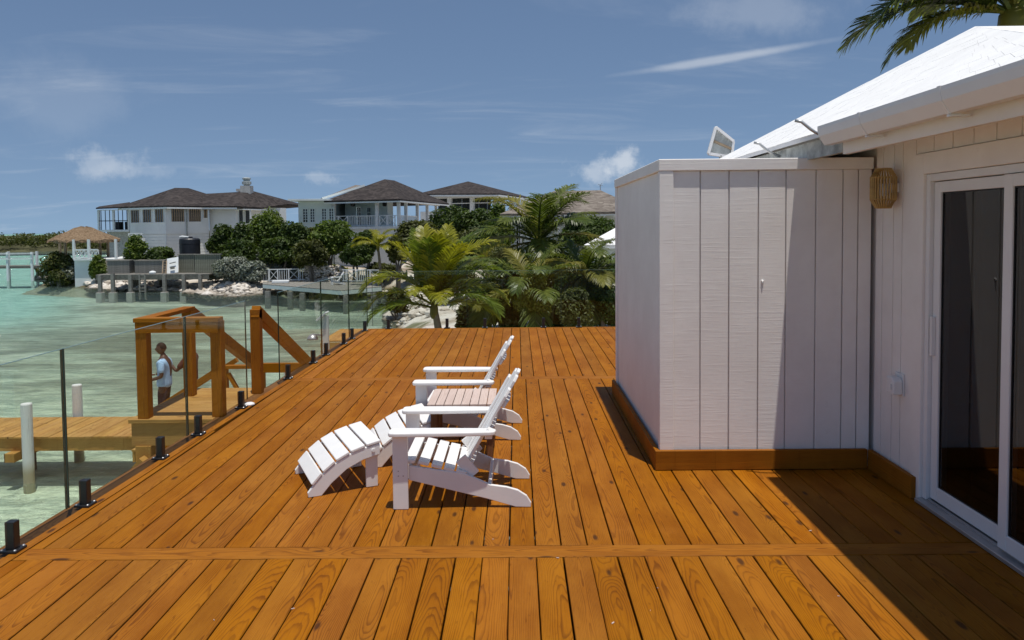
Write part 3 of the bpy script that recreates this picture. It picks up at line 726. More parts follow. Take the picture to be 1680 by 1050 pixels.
MB().box((EX+.05, 4.785, EZ-.15), (EX+.085, 8.2, EZ-.032)).build('old_fascia', CANEW, hs_, label='weathered grey fascia board where the gutter is missing')
MB().box((EX+.0855, 2.62, EZ-.055), (WX+.1, 8.2, EZ-.034)).build('soffit', SIDES, hs_)
# gutter
gp = [(0, .0), (.0, -.092), (-.03, -.118), (-.078, -.118), (-.115, -.062), (-.122, -.02), (-.122, 0), (-.116, .0), (-.116, -.02), (-.109, -.060), (-.075, -.112), (-.033, -.112), (-.006, -.088), (-.006, 0)]
GX, GZ = EX+.048, EZ+.012
gut = MB().prism(gp, lambda a, b_, t: Vector((GX+a-.026, t, GZ+b_)), 2.6, 4.80).build('gutter', VINYL, hs_, smooth=False)
MB().prism([(0, 0), (0, -.092), (-.03, -.118), (-.078, -.118), (-.115, -.062), (-.122, -.02), (-.122, 0)], lambda a, b_, t: Vector((GX+a-.026, t, GZ+b_)), 4.801, 4.806).build('end_cap', VINYL, gut)
for y in (4.22, 3.42):
    gq = [(.002, .003), (.002, -.094), (-.029, -.121), (-.080, -.121), (-.118, -.063), (-.125, -.02), (-.125, .003)]
    MB().prism(gq, lambda a, b_, t: Vector((GX+a-.026, t, GZ+b_)), y, y+.028).build('joint_strap', VINYL, gut)
    MB().box((GX-.106, y+.004, GZ-.133), (GX-.01, y+.024, GZ-.123)).build('bracket', VINYL, gut)
# loose pipe ends where the gutter is missing
for (px, py, Y), lab in zip(((1258, 246, 5.9), (1330, 212, 4.9)), ('bent grey metal gutter bracket sticking up over the enclosure cap', 'bent grey metal bracket on the weathered fascia beside the gutter end')):
    q = P(px, py, Y); b = MB(); b.tube([q+Vector((.10, 0, -.05)), q+Vector((.03, 0, -.02)), q, q+Vector((-.05, .02, .05)), q+Vector((-.09, .03, .06))], .010, 8)
    tag(b.build('metal_bracket', ALU, smooth=True), lab, 'bracket', 'loose gutter brackets')
# upturned screen frame behind the roof end
sc = empty('roof_vent_panel', P(1183, 243, 8.6), 'tilted white panel with brown inner frame sticking up behind the roof end', 'panel')
a0, a1, c0, c1 = P(1162, 252, 8.35), P(1200, 258, 8.45), P(1174, 209, 8.35), P(1203, 232, 8.45)
b = MB()
for u_, v_ in ((a0, c0), (c0, c1), (a0, a1), (a1, c1)): b.bar(u_, v_, .03, .03)
b.build('frame', VINYL, sc)
b = MB(); b.add([a0, a1, c1, c0], [(0, 1, 2, 3)]); bo = b.build('mesh_panel', CANEW, sc, fix=False); mdx = bo.modifiers.new('t', 'SOLIDIFY'); mdx.thickness = .008
b = MB(); b.bar(a0.lerp(a1, .5), a0.lerp(a1, .5)+Vector((.12, -.02, -.35)), .03, .03); b.build('support', CANEW, sc)
b = MB(); b.bar(a0.lerp(c0, .5), a1.lerp(c1, .5), .02, .025); b.build('cross_bar', SHUT, sc)
# lantern of cane rods on the wall
lc = Vector((2.42, 5.055, 1.968))
ln_ = empty('wall_lantern', (2.5, 5.055, 1.968), 'cane rod wall lantern beside the white enclosure corner', 'wall lamp')
def ring(r_, z, th=.004):
    return MB().tube([(lc.x+r_*math.cos(2*math.pi*k/24), lc.y+r_*math.sin(2*math.pi*k/24), lc.z+z) for k in range(25)], th, 6, cap=False)
for r_, z in ((.045, .128), (.075, .072), (.075, -.072), (.045, -.128)): ring(r_, z).build('hoop', RATTAN, ln_, smooth=True)
for k in range(26):
    a = 2*math.pi*k/26; f = lambda r_, z: (lc.x+r_*math.cos(a), lc.y+r_*math.sin(a), lc.z+z)
    MB().tube([f(.045, .130), f(.077, .072), f(.077, -.072), f(.045, -.130)], .0052, 6).build('cane_rod', RATTAN, ln_)
MB().tube([(lc.x, lc.y, lc.z-.05), (lc.x, lc.y, lc.z+.03)], .022, 10).build('bulb', VINYL, ln_, smooth=True)
MB().box((2.46, 5.03, 1.94), (2.512, 5.08, 2.0)).build('bracket', VINYL, ln_)
# outlet box
oc = Vector((2.512, 4.985, .68))
ob = empty('outlet_cover', oc, 'clear white bubble outlet cover low on the house wall', 'outlet cover')
MB().box((2.500, 4.925, .61), (2.5135, 5.035, .755)).build('back_plate', VINYL, ob, bevel=.004)
MB().prism([(-.055, -.06), (.045, -.06), (.045, .055), (-.03, .055), (-.055, .03)], lambda a, b_, t: Vector((t, 4.975+a, .68+b_)), 2.435, 2.4995).build('cover', VINYL, ob, bevel=.012)
MB().box((2.425, 4.935, .655), (2.4345, 4.95, .69)).build('latch', VINYL, ob)

# ------------------------------------------------------------------ adirondack chairs, footrests, side table
def make_chair():
    t = empty('adirondack_chair', (0, 0, 0)); Wd = .30          # half distance to leg outer face
    for s in (-1, 1):
        MB().box((0, s*Wd, 0), (.094, s*(Wd-.024), .462)).build('front_leg', PLASTIC, t, bevel=.004)
        pr = [(.095, .266), (.443, .214), (.60, .142), (.70, .128), (.770, .108), (.825, .072), (.852, .028), (.85, 0), (.757, .002), (.578, .055), (.095, .176)]
        MB().prism(pr, lambda a, b_, q: Vector((a, q, b_)), s*(Wd-.026), s*(Wd-.050)).build('side_rail', PLASTIC, t, bevel=.004)
        # arm: rounded at both ends, wider in front
        po = [(-.02, -.045), (-.012, -.062), (.02, -.070), (.30, -.066), (.60, -.050), (.632, -.035), (.640, .0), (.632, .030), (.60, .042), (.30, .058), (.02, .062), (-.012, .054), (-.02, .036)]
        MB().prism(po, lambda a, b_, q: Vector((a, s*(Wd-.020)-s*b_, q)), .4625, .489).build('arm', PLASTIC, t, bevel=.007)
        MB().bar((.50, s*(Wd-.062), .195), (.415, s*(Wd-.062), .30), .022, .075, up=(1, 0, 0)).build('back_brace', PLASTIC, t, bevel=.003)
        b = MB()
        b = MB(); [b.tube([(bx, s*(Wd+.0002), bz), (bx, s*(Wd+.0018), bz)], .0042, 6) for (bx, bz) in ((.035, .21), (.065, .21), (.035, .24))]; b.build('screws', ALU, t)
    # seat slats follow the top of the rails
    seat = [(.045, .290), (.100, .302), (.187, .290), (.268, .270), (.345, .250), (.42, .231)]
    for i in range(1, len(seat)):
        (x0, z0) = seat[i]; d = Vector((.074, 0, -.020 if i > 1 else .000))
        c = Vector((x0, 0, z0-.012))
        MB().bar(c+Vector((0, -Wd+.030, 0)), c+Vector((0, Wd-.030, 0)), .066 if i > 0 else .05, .022, up=(.25 if i > 1 else 0, 0, 1)).build('seat_slat', PLASTIC, t, bevel=.005)
    MB().box((.0945, -Wd+.052, .20), (.115, Wd-.052, .278)).build('front_apron', PLASTIC, t, bevel=.003)
    # back: five fanned slats, curved across, rounded top
    B0, BD = Vector((.435, 0, .205)), Vector((.36, 0, .62)).normalized(); BN = Vector((-BD.z, 0, BD.x))
    tops = [.60, .675, .70, .675, .60]
    for i in range(5):
        k = i-2; y0 = k*.087; y1 = k*.108; wd = .078
        off = BN*(.0035*k*k)
        a = B0+Vector((0, y0, 0))+off; c = B0+BD*tops[i]+Vector((0, y1, 0))+off
        ax = (c-a); L = ax.length; ax.normalize(); sy = Vector((0, 1, 0)); sy = (sy-ax*sy.dot(ax)).normalized()
        n2 = ax.cross(sy)
        po = [(0, -.036), (L-.02+.016*k*(.9 if k < 0 else 0) if k < 0 else L-.012, -.042), (L, -.024), (L+.004, 0), (L, .024), (L-.012 if k <= 0 else L-.02-.016*k*.9, .042), (0, .036)]
        MB().prism(po, lambda u, v, q: a+ax*u+sy*v+n2*q, -.010, .010).build('back_slat', PLASTIC, t, bevel=.004)
    for h, hw in ((.05, .20), (.31, .30), (.50, .235)):
        pts = []
        for j in range(9):
            v = -1+2*j/8; yy = v*hw; kk = yy/.10
            pts.append(B0+BD*h+Vector((0, yy, 0))+BN*(.0035*kk*kk-.024))
        b = MB()
        for j in range(8): b.bar(pts[j], pts[j+1]+(pts[j+1]-pts[j])*.08, .026, .045, up=tuple(BD))
        b.build('back_rail', PLASTIC, t, bevel=.002)
    MB().box((.585, -Wd+.052, .085), (.607, Wd-.052, .150)).build('rear_stretcher', PLASTIC, t, bevel=.003)
    for s in (-1, 1): MB().box((.57, s*(Wd-.002), .435), (.615, s*(Wd-.06), .4615)).build('arm_block', PLASTIC, t, bevel=.003)
    return t
ch1 = make_chair(); ch2 = copy_tree(ch1)
# screws children copied too
ch1.location = (-.778, 4.925, .001); ch2.location = (-.825, 6.42, .001); ch2.rotation_euler.z = R(-1.5)
tag(ch1, 'white adirondack chair with a slatted seat nearer the sliding glass door', 'chair', 'white adirondack chairs')
tag(ch2, 'white adirondack chair on the side of the table toward the palms', 'chair', 'white adirondack chairs')
def make_foot():
    t = empty('footrest', (0, 0, 0)); Wd = .27
    for s in (-1, 1):
        pr = [(0, .0), (-.004, .03), (.03, .07), (.10, .143), (.20, .215), (.32, .268), (.475, .296), (.475, .222), (.36, .198), (.25, .150), (.15, .072), (.085, 0)]
        MB().prism(pr, lambda a, b_, q: Vector((a, q, b_)), s*Wd, s*(Wd-.024)).build('side_rail', PLASTIC, t, bevel=.004)
        MB().box((.385, s*(Wd-.026), .0), (.465, s*(Wd-.048), .27)).build('leg', PLASTIC, t, bevel=.004)
        b = MB(); b.tube([(.43, s*(Wd-.0005), .255), (.43, s*(Wd+.008), .255)], .012, 8); b.build('bolt', PLASTIC, t)
    pts = [(.020, .076), (.092, .152), (.178, .216), (.275, .262), (.38, .292), (.485, .312)]
    for i in range(5):
        a, c = Vector((pts[i][0], 0, pts[i][1])), Vector((pts[i+1][0], 0, pts[i+1][1])); m = (a+c)/2; d = (c-a).normalized(); n = Vector((-d.z, 0, d.x))
        wv = (c-a).length-.012
        MB().bar(m+Vector((0, -Wd-.004, 0)), m+Vector((0, Wd+.004, 0)), wv, .020, up=tuple(n)).build('slat', PLASTIC, t, bevel=.005)
    MB().box((.41, -Wd+.05, .17), (.43, Wd-.05, .24)).build('stretcher', PLASTIC, t, bevel=.003)
    return t
f1 = make_foot(); f2 = copy_tree(f1)
f1.location = (-1.475, 5.085, .001); f1.rotation_euler.z = R(25); f2.location = (-1.155, 5.69, .001); f2.rotation_euler.z = R(17)
tag(f1, 'white slatted footrest angled open on the boards, clear of the chairs', 'footrest', 'white slatted footrests')
tag(f2, 'white slatted footrest half hidden behind the arm of the nearer-to-door chair', 'footrest', 'white slatted footrests')
tb = empty('side_table', (-.43, 5.75, 0), 'low side table with whitewashed slats and brown legs between the two chairs', 'table')
for i in range(8):
    x = -.665+i*.0625
    MB().box((x, 5.49, .432), (x+.0575, 6.02, .450)).build('top_slat', WASH_Y, tb, bevel=.002, seg=1)
MB().box((-.65, 5.515, .385), (-.19, 5.535, .4315)).box((-.65, 5.975, .385), (-.19, 5.995, .4315)).build('apron', BROWNLEG, tb)
for x in (-.645, -.235):
    for y in (5.54, 5.93): MB().box((x, y, .001), (x+.045, y+.042, .431)).build('leg', BROWNLEG, tb, bevel=.003, seg=1)

# small things on the deck
b = MB(); q = G(413, 664, .004); b.lathe((q.x-.02, q.y, .001), [(.045, 0), (.05, .006), (.045, .018), (.028, .026), (.006, .028)], 18)
tag(b.build('deck_light', VINYL, smooth=True), 'small round white deck light cap at the stair opening', 'deck light')
rs = random.Random(5); b = MB()
for i in range(20):
    px, py = rs.uniform(120, 1400), rs.uniform(560, 1040); q = G(px, py, 0)
    if q.x < -2.5 or q.x > 1.7 or (q.x > .9 and q.y > 5.2): continue
    r_ = rs.uniform(.002, .006); a = rs.random()*3
    b.bar((q.x, q.y, .0022), (q.x+math.cos(a)*r_*3, q.y+math.sin(a)*r_*3, .0022), r_, .003)
tag(b.build('wood_chips', WASH_Y), 'tiny pale wood chips scattered over the deck boards', 'debris', kind='stuff')

# ------------------------------------------------------------------ landing, stairs and jetty beside the deck
st = empty('stair_landing', (-3.1, 7.6, 0), 'orange timber landing with post-and-rail frame beyond the glass railing', 'landing')
LX0, LX1, LY0, LY1 = -3.60, -2.80, 6.93, 8.30
for i in range(9):
    y = LY0+i*.1525; MB().box((LX0, y, -.048), (edge_x(y)-.14, y+.147, -.012)).build('plank', TAN_X, st, bevel=.002, seg=1)
MB().box((LX0+.02, LY0+.02, -.26), (-2.83, LY0+.06, -.05)).build('beam', TAN_X, st)
MB().box((LX0+.02, LY0+.061, -.26), (LX0+.06, LY1-.02, -.05)).build('beam', TAN_Y, st)
PS = .10
posts = {'a': (-3.47, 7.0, -1.0), 'b': (-3.45, 7.93, -1.0), 'c': (-2.70-.10, 7.05, -.9), 'd': (-2.72-.05, 8.02, -.9)}
for k, (x, y, z) in posts.items():
    MB().box((x-PS/2, y-PS/2, -.011 if k in 'abcd' else z), (x+PS/2, y+PS/2, .885)).build('post', WOOD_Z, st, bevel=.004)
MB().box((-3.53, 6.935, .8855), (-2.745, 7.06, .925)).build('top_rail', WOOD_X, st, bevel=.004)
MB().box((-3.515, 6.94, .79), (-2.755, 6.949, .884)).build('rail_face', WOOD_X, st)
MB().box((-3.525, 7.0605, .886), (-3.40, 7.99, .924)).build('top_rail', WOOD_Y, st, bevel=.004)
for (x, y) in ((-3.47, 7.0), (-3.45, 8.15)):
    MB().box((x-.07, y-.07, ZW-.9), (x+.07, y+.07, -.262)).build('leg', TAN_Z, st)
MB().bar((-4.35, 6.9, -1.45), (-3.44, 6.9, -.36), .05, .14, up=(0, 1, 0)).build('brace', TAN_X, st)
ZJ = -2.36
# first flight going down away from the camera, to the lower landing
fl = empty('stair_flight', (-3.1, 9.2, -.5), 'timber stairs with sloping handrails dropping from the deck landing to the jetty side', 'stairs')
Y0, Y1, Z1 = 8.30, 10.15, -1.08
ns = 6
for i in range(ns):
    f = (i+.5)/ns; y = Y0+(Y1-Y0)*i/ns; z = -.02+(Z1)*(i+1)/ns
    MB().box((-3.42, y+.01, z-.036), (-2.82, y+.33, z)).build('tread', TAN_X, fl, bevel=.002, seg=1)
for x in (-3.47, -2.765):
    MB().bar((x, Y0, -.16), (x, Y1+.1, Z1-.12), .04, .26, up=(0, 0, 1)).build('stringer', WOOD_Y, fl)
    MB().bar((x, 7.99, .865), (x, Y1, -.14), .09, .125).build('handrail', WOOD_Y, fl, bevel=.004)
    MB().box((x-.05, Y1-.02, Z1), (x+.05, Y1+.08, -.10)).build('post', WOOD_Z, fl, bevel=.004)
lo = empty('lower_landing', (-3.1, 10.8, Z1), 'small timber landing below the sloping handrails halfway down the stairs', 'landing')
for i in range(9):
    y = 10.16+i*.147; MB().box((-3.55, y, Z1-.04), (-2.72, y+.142, Z1)).build('plank', TAN_X, lo)
MB().box((-3.55, 11.49, Z1-.24), (-2.72, 11.53, Z1+.0)).build('beam', TAN_X, lo)
MB().box((-3.42, 9.86, -.15), (-2.82, 9.93, -.03)).build('rail', WOOD_X, lo)
for x in (-3.4, -2.9): MB().box((x-.07, 11.3, ZW-.9), (x+.07, 11.44, Z1-.041)).build('leg', TAN_Z, lo)
ZL = -1.76
mf = empty('middle_stair_flight', (-3.1, 12.3, -1.4), 'short timber flight hidden below the deck edge between two landings', 'stairs')
for i in range(3): MB().box((-3.45, 11.54+i*.5, Z1-.17*(i+1)-.036), (-2.8, 12.04+i*.5, Z1-.17*(i+1))).build('tread', TAN_X, mf)
for x in (-3.5, -2.76): MB().bar((x, 11.54, Z1-.14), (x, 13.1, ZL-.14), .04, .24).build('stringer', TAN_Y, mf)
jl = empty('jetty_landing', (-4.2, 13.8, ZL), 'timber landing with braced rail next to the people on the jetty', 'landing')
for i in range(11):
    y = 13.1+i*.147; MB().box((-5.60, y, ZL-.04), (-2.72, y+.142, ZL)).build('plank', TAN_X, jl)
MB().box((-5.60, 14.72, ZL-.24), (-2.72, 14.76, ZL)).build('beam', TAN_X, jl)
MB().box((-5.52, 13.93, -.86), (-4.1, 14.07, -.80)).build('rail', WOOD_X, jl, bevel=.004)
for x in (-5.45, -4.15): MB().box((x-.06, 13.94, ZL), (x+.06, 14.06, -.861)).build('post', WOOD_Z, jl)
MB().bar((-5.38, 14.0, -.95), (-4.95, 14.0, ZL+.03), .05, .10, up=(0, 1, 0)).build('brace', WOOD_X, jl)
MB().bar((-5.52, 14.0, -.95), (-5.85, 14.0, ZL-.03), .05, .10, up=(0, 1, 0)).build('brace', WOOD_X, jl)
for x in (-5.4, -4.0, -2.9): MB().box((x-.07, 14.5, ZW-.9), (x+.07, 14.64, ZL-.041)).build('leg', TAN_Z, jl)
f2_ = empty('lower_stair_flight', (-6.2, 14.2, -2), 'few timber steps with sloping rail dropping to the jetty planks', 'stairs')
for y in (14.0, 14.78):
    MB().bar((-5.50, y, -.835), (-6.75, y, -1.62), .10, .09).build('handrail', WOOD_X, f2_, bevel=.003)
    MB().bar((-5.61, y, ZL-.14), (-6.75, y, ZJ-.1), .05, .22).build('stringer', WOOD_X, f2_)
    MB().box((-6.78, y-.05, ZJ), (-6.68, y+.05, -1.60)).build('post', WOOD_Z, f2_)
for i in range(3):
    x = -5.61-i*.33; z = ZL-.17*(i+1)
    MB().box((x, 14.04, z-.036), (x-.34, 14.74, z)).build('tread', TAN_Y, f2_)
# jetty
ZJ = -2.36
jt = empty('jetty', (-14, 15.6, ZJ), 'tan plank jetty on timber posts running out over the shallow water', 'jetty')
rj = random.Random(3)
for i in range(64):
    x = -5.6-i*.143
    MB().box((x-.137, 14.86+rj.uniform(-.01, .01), ZJ-.036), (x, 16.45+rj.uniform(-.01, .01), ZJ+rj.uniform(-.003, .003))).build('plank', TAN_Y, jt)
for i in range(6):
    y = 13.95+i*.15
    MB().box((-7.2, y, ZJ-.036), (-6.0, y+.145, ZJ)).build('plank', TAN_X, jt)
MB().box((-14.75, 14.90, ZJ-.29), (-5.7, 14.94, ZJ-.037)).build('beam', TAN_X, jt); MB().box((-14.75, 16.35, ZJ-.29), (-5.7, 16.39, ZJ-.037)).build('beam', TAN_X, jt)
for x in (-7.25, -6.05): MB().box((x+.06, 13.96, ZJ-.24), (x+.10, 14.85, ZJ-.038)).build('beam', TAN_Y, jt)
for x in (-10.0, -13.1): MB().box((x-.1, 14.70, ZJ-.46), (x+.1, 16.5, ZJ-.292)).build('cross_beam', TAN_Y, jt)
for x in (-7.1, -6.1): MB().box((x+.05, 14.3, ZW-.9), (x+.19, 14.44, ZJ-.241)).build('leg', TAN_Z, jt)
for x in (-10.45, -6.6): MB().box((x-.09, 15.95, ZW-.9), (x+.09, 16.1, ZJ-.292)).build('leg', GREYW2, jt)
def pile(px, Y, ztop, lab, nm='mooring_pile'):
    q = PX(px, Y, 0); b = MB(); r_ = .102
    b.lathe((q.x, q.y, 0), [(r_, ZW-.9), (r_, ZW+.15), (r_*.99, ztop-.02), (r_*.9, ztop)], 16)
    return tag(b.build(nm, PILEM, smooth=False, seg=1), lab, 'pile', 'white sleeved piles of the jetty')
def pilem():
    m = newmat('white_pile_sleeve'); v = POS()
    c = MIX(MR(XYZ(v)[2], ZW+.5, ZW+.15), (.66, .65, .61), (.36, .31, .20))
    c = MIX(MR(NOISE(VM('MULTIPLY', v, (9, 9, 1.5)), 1, 6, .7), .56, .74, 0, .5), c, (.28, .20, .13))
    out(PB(c, .6, .3)); return m
PILEM = pilem()
pile(32, 14.66, -1.64, 'white sleeved pile with rust streaks on the open-deck side of the jetty')
pile(117, 16.62, -1.68, 'white sleeved pile standing behind the jetty planks')
pile(467, 19.0, -1.72, 'white sleeved pile between stair rail and solar lamp')
# solar lamp on a white post, second jetty
lp = PX(531, 17.0, 0); lq = empty('solar_lamp', (lp.x, lp.y, ZW), 'white post with tilted solar panel and silver dome lamp by the water', 'lamp')
MB().box((lp.x-.06, lp.y-.06, ZW-.9), (lp.x+.06, lp.y+.06, -.24)).build('post', PILEM, lq)
MB().bar((lp.x-.18, lp.y, -.34), (lp.x+.04, lp.y, -.16), .28, .03, up=(-.6, 0, 1)).build('solar_panel', VINYL, lq)
MB().bar((lp.x, lp.y, -.7), (lp.x-.30, lp.y, -.66), .03, .03).build('arm', ALU, lq)
MB().lathe((lp.x-.30, lp.y, -.78), [(.13, 0), (.12, .04), (.08, .09), (.03, .12)], 16).build('dome', ALU, lq, smooth=True)
j2 = empty('small_dock', (-5.6, 25, ZJ), 'small tan timber dock behind the solar lamp and the glass corner', 'dock')
c0 = PX(537, 26.5, 0); c1 = PX(600, 26.5, 0)
for i in range(13):
    x = c0.x+i*.147
    if x+.14 > c1.x: break
    MB().box((x, 25.3, -2.1), (x+.141, 28.2, -2.06)).build('plank', TAN_Y, j2)
for k in range(4): MB().box((c0.x, 25.26, -2.32-k*.24), (c1.x, 25.30, -2.12-k*.24)).build('face_board', TAN_X, j2)
for x in (c0.x+.1, c1.x-.2): MB().box((x, 25.4, ZW-.9), (x+.14, 25.54, -2.101)).build('leg', GREYW2, j2)

# ------------------------------------------------------------------ people on the jetty
def skin_mesh(name, verts, edges, rad, mt, parent, root=0, sub=2):
    me = bpy.data.meshes.new(name); loc = WL[parent.name]
    me.from_pydata([tuple(Vector(v)) for v in verts], edges, []); me.update()
    o = link_mesh(name, me, mt, parent, loc); sk = o.modifiers.new('skin', 'SKIN')
    for i, r_ in enumerate(rad):
        me.skin_vertices[0].data[i].radius = r_ if isinstance(r_, tuple) else (r_, r_); me.skin_vertices[0].data[i].use_root = (i == root)
    sk.use_smooth_shade = True
    s = o.modifiers.new('sub', 'SUBSURF'); s.levels = sub; s.render_levels = sub
    return o
def head(parent, hc, yaw, mt):
    """head with jaw, nose, ears, eyes; faces local -X turned by yaw"""
    bm = bmesh.new(); bmesh.ops.create_uvsphere(bm, u_segments=20, v_segments=14, radius=1)
    for v in bm.verts:
        x, y, z = v.co; sx = .098; sy = .076; sz = .122
        if z < 0: sy *= 1-.25*(-z); 
        xx = x*sx
        if x < 0: xx *= 1-.10*abs(z)
        if x > 0 and z < -.2: xx *= 1-.5*(-z-.2)
        v.co = (xx, y*sy, z*sz)
        if x < -.85 and abs(y) < .3 and -.35 < z < .1: v.co.x -= .022*(1-abs(y)/.3)
    me = bpy.data.meshes.new('head'); bm.to_mesh(me); bm.free(); me.polygons.foreach_set('use_smooth', [True]*len(me.polygons))
    o = link_mesh('head', me, mt, parent, WL[parent.name]+hc); o.rotation_euler.z = yaw
    def sub(nm, prof_c, rr, m2):
        bm = bmesh.new(); bmesh.ops.create_uvsphere(bm, u_segments=10, v_segments=8, radius=1)
        for v in bm.verts: v.co = (prof_c[0]+v.co.x*rr[0], prof_c[1]+v.co.y*rr[1], prof_c[2]+v.co.z*rr[2])
        m_ = bpy.data.meshes.new(nm); bm.to_mesh(m_); bm.free(); q = bpy.data.objects.new(nm, m_); COL.objects.link(q); m_.materials.append(m2); q.parent = o; WL[q.name] = Vector()
    for s in (-1, 1):
        sub('ear', (.012, s*.076, -.005), (.018, .010, .030), mt); sub('eye', (-.088, s*.032, .012), (.008, .012, .008), HAIR)
    sub('mouth', (-.087, 0, -.062), (.010, .024, .006), BROWNSH)
    bm = bmesh.new(); bmesh.ops.create_uvsphere(bm, u_segments=20, v_segments=12, radius=1)
    bmesh.ops.delete(bm, geom=[v for v in bm.verts if v.co.z < (.30 if v.co.x < -.1 else -.25)], context='VERTS')
    for v in bm.verts: v.co = (v.co.x*.106+.004, v.co.y*.084, v.co.z*.130)
    m_ = bpy.data.meshes.new('hair'); bm.to_mesh(m_); bm.free(); m_.polygons.foreach_set('use_smooth', [True]*len(m_.polygons))
    q = bpy.data.objects.new('hair', m_); COL.objects.link(q); m_.materials.append(HAIR); q.parent = o; WL[q.name] = Vector()
def hand(parent, wr, dirn, palmn, mt):
    d = Vector(dirn).normalized(); n = Vector(palmn).normalized(); s = d.cross(n).normalized()
    vs = [wr, wr+d*.045, wr+d*.085]; ed = [(0, 1), (1, 2)]; rad = [(.024, .020), (.036, .017), (.036, .015)]
    for i, (o_, l) in enumerate(((-.030, .060), (-.010, .072), (.010, .070), (.029, .054))):
        k = len(vs); a = wr+d*.088+s*o_; vs += [a, a+d*l*.5+n*.010, a+d*l*.8+n*.032]; ed += [(2, k), (k, k+1), (k+1, k+2)]; rad += [.009, .008, .007]
    k = len(vs); vs += [wr+d*.035-s*.038, wr+d*.070-s*.055+n*.016]; ed += [(1, k), (k, k+1)]; rad += [.011, .009]
    skin_mesh('hand', vs, ed, rad, mt, parent, sub=1)
def person(base, yaw, label, shirt, trous, arms, bare=False):
    t = empty('person', base, label, 'person')
    V = Vector
    c, s = math.cos(yaw), math.sin(yaw); r_ = lambda x, y, z: V((x*c-y*s, x*s+y*c, z))      # local: faces -X, left side is -Y
    # continuous body (skin) : pelvis root, spine, neck, legs
    vs = [r_(0, 0, .95), r_(.01, 0, 1.12), r_(.015, 0, 1.32), r_(.01, 0, 1.44), r_(-.005, 0, 1.53), r_(-.02, 0, 1.60)]
    ed = [(0, 1), (1, 2), (2, 3), (3, 4), (4, 5)]; rad = [(.125, .155), (.105, .145), (.115, .165), (.09, .13), .052, .05]
    for sg in (-1, 1):
        k = len(vs); vs += [r_(0, sg*.09, .88), r_(-.03, sg*.10, .48), r_(.03, sg*.10, .09), r_(-.13, sg*.11, .035)]
        ed += [(0, k), (k, k+1), (k+1, k+2), (k+2, k+3)]; rad += [.092, .062, .043, .036]
        sh, el, wr = arms[sg]
        k = len(vs); vs += [r_(.01, sg*.185, 1.42), r_(*el), r_(*wr)]; ed += [(3, k), (k, k+1), (k+1, k+2)]; rad += [.052, .042, .028]
        hd = (r_(*wr)-r_(*el)).normalized()
        hand(t, r_(*wr)+V(base)-V(base), hd, V((0, 0, 1)) if abs(hd.z) < .7 else r_(-1, 0, 0), SKIN)
    skin_mesh('body', vs, ed, rad, SKIN, t)
    # clothes over the body
    vs = [r_(0, 0, .86), r_(.0, 0, .98), r_(.012, 0, 1.14), r_(.017, 0, 1.32), r_(.012, 0, 1.44), r_(.0, 0, 1.49)]
    ed = [(i, i+1) for i in range(5)]; rad = [(.158, .188), (.152, .180), (.14, .172), (.14, .185), (.105, .15), (.066, .07)]
    for sg in (-1, 1):
        sh, el, wr = arms[sg]; a = r_(.01, sg*.19, 1.42); b_ = a.lerp(r_(*el), .82)
        k = len(vs); vs += [a, b_]; ed += [(4, k), (k, k+1)]; rad += [.068, .066]
    skin_mesh('shirt', vs, ed, rad, shirt, t)
    vs = [r_(0, 0, .98), r_(0, 0, .90)]; ed = [(0, 1)]; rad = [(.135, .165), (.14, .17)]
    for sg in (-1, 1):
        k = len(vs); vs += [r_(0, sg*.092, .84), r_(-.03, sg*.102, .48), r_(.03, sg*.10, .08)]; ed += [(1, k), (k, k+1), (k+1, k+2)]; rad += [.105, .08, .066]
    skin_mesh('trousers', vs, ed, rad, trous, t)
    for sg in (-1, 1):
        bm = MB(); p0 = V(base)+r_(.05, sg*.105, .03); p1 = V(base)+r_(-.17, sg*.115, .028); bm.tube([p0, p0.lerp(p1, .5), p1], [.05, .052, .036], 10); bm.build('shoe', TROUS, t, smooth=True)
    head(t, r_(-.045, 0, 1.67), yaw, SKIN)
    return t
pb = PX(262, 15.3, ZJ)
person((pb.x, 15.3, ZJ+.003), R(8), 'man in light blue shirt and dark trousers standing side-on on the jetty', SHIRT, TROUS,
       {-1: (0, (.02, -.235, 1.14), (-.22, -.20, 1.06)), 1: (0, (.0, .235, 1.15), (-.22, .17, 1.12))})
pb2 = PX(306, 15.9, ZJ)
person((pb2.x, 15.9, ZJ+.003), R(5), 'person in dark maroon top raising a white cup, mostly hidden behind the landing post', BROWNSH, TROUS,
       {-1: (0, (-.20, -.26, 1.14), (-.36, -.20, 1.33)), 1: (0, (.02, .24, 1.15), (-.05, .25, .90))})
q = Vector((pb2.x-.44, 15.69, ZJ+1.44)); b = MB(); b.lathe((q.x, q.y, q.z-.06), [(.028, 0), (.036, .10), (.033, .10)], 12)
tag(b.build('cup', VINYL, smooth=True), 'white cup held up in the raised hand beside the landing post', 'cup')

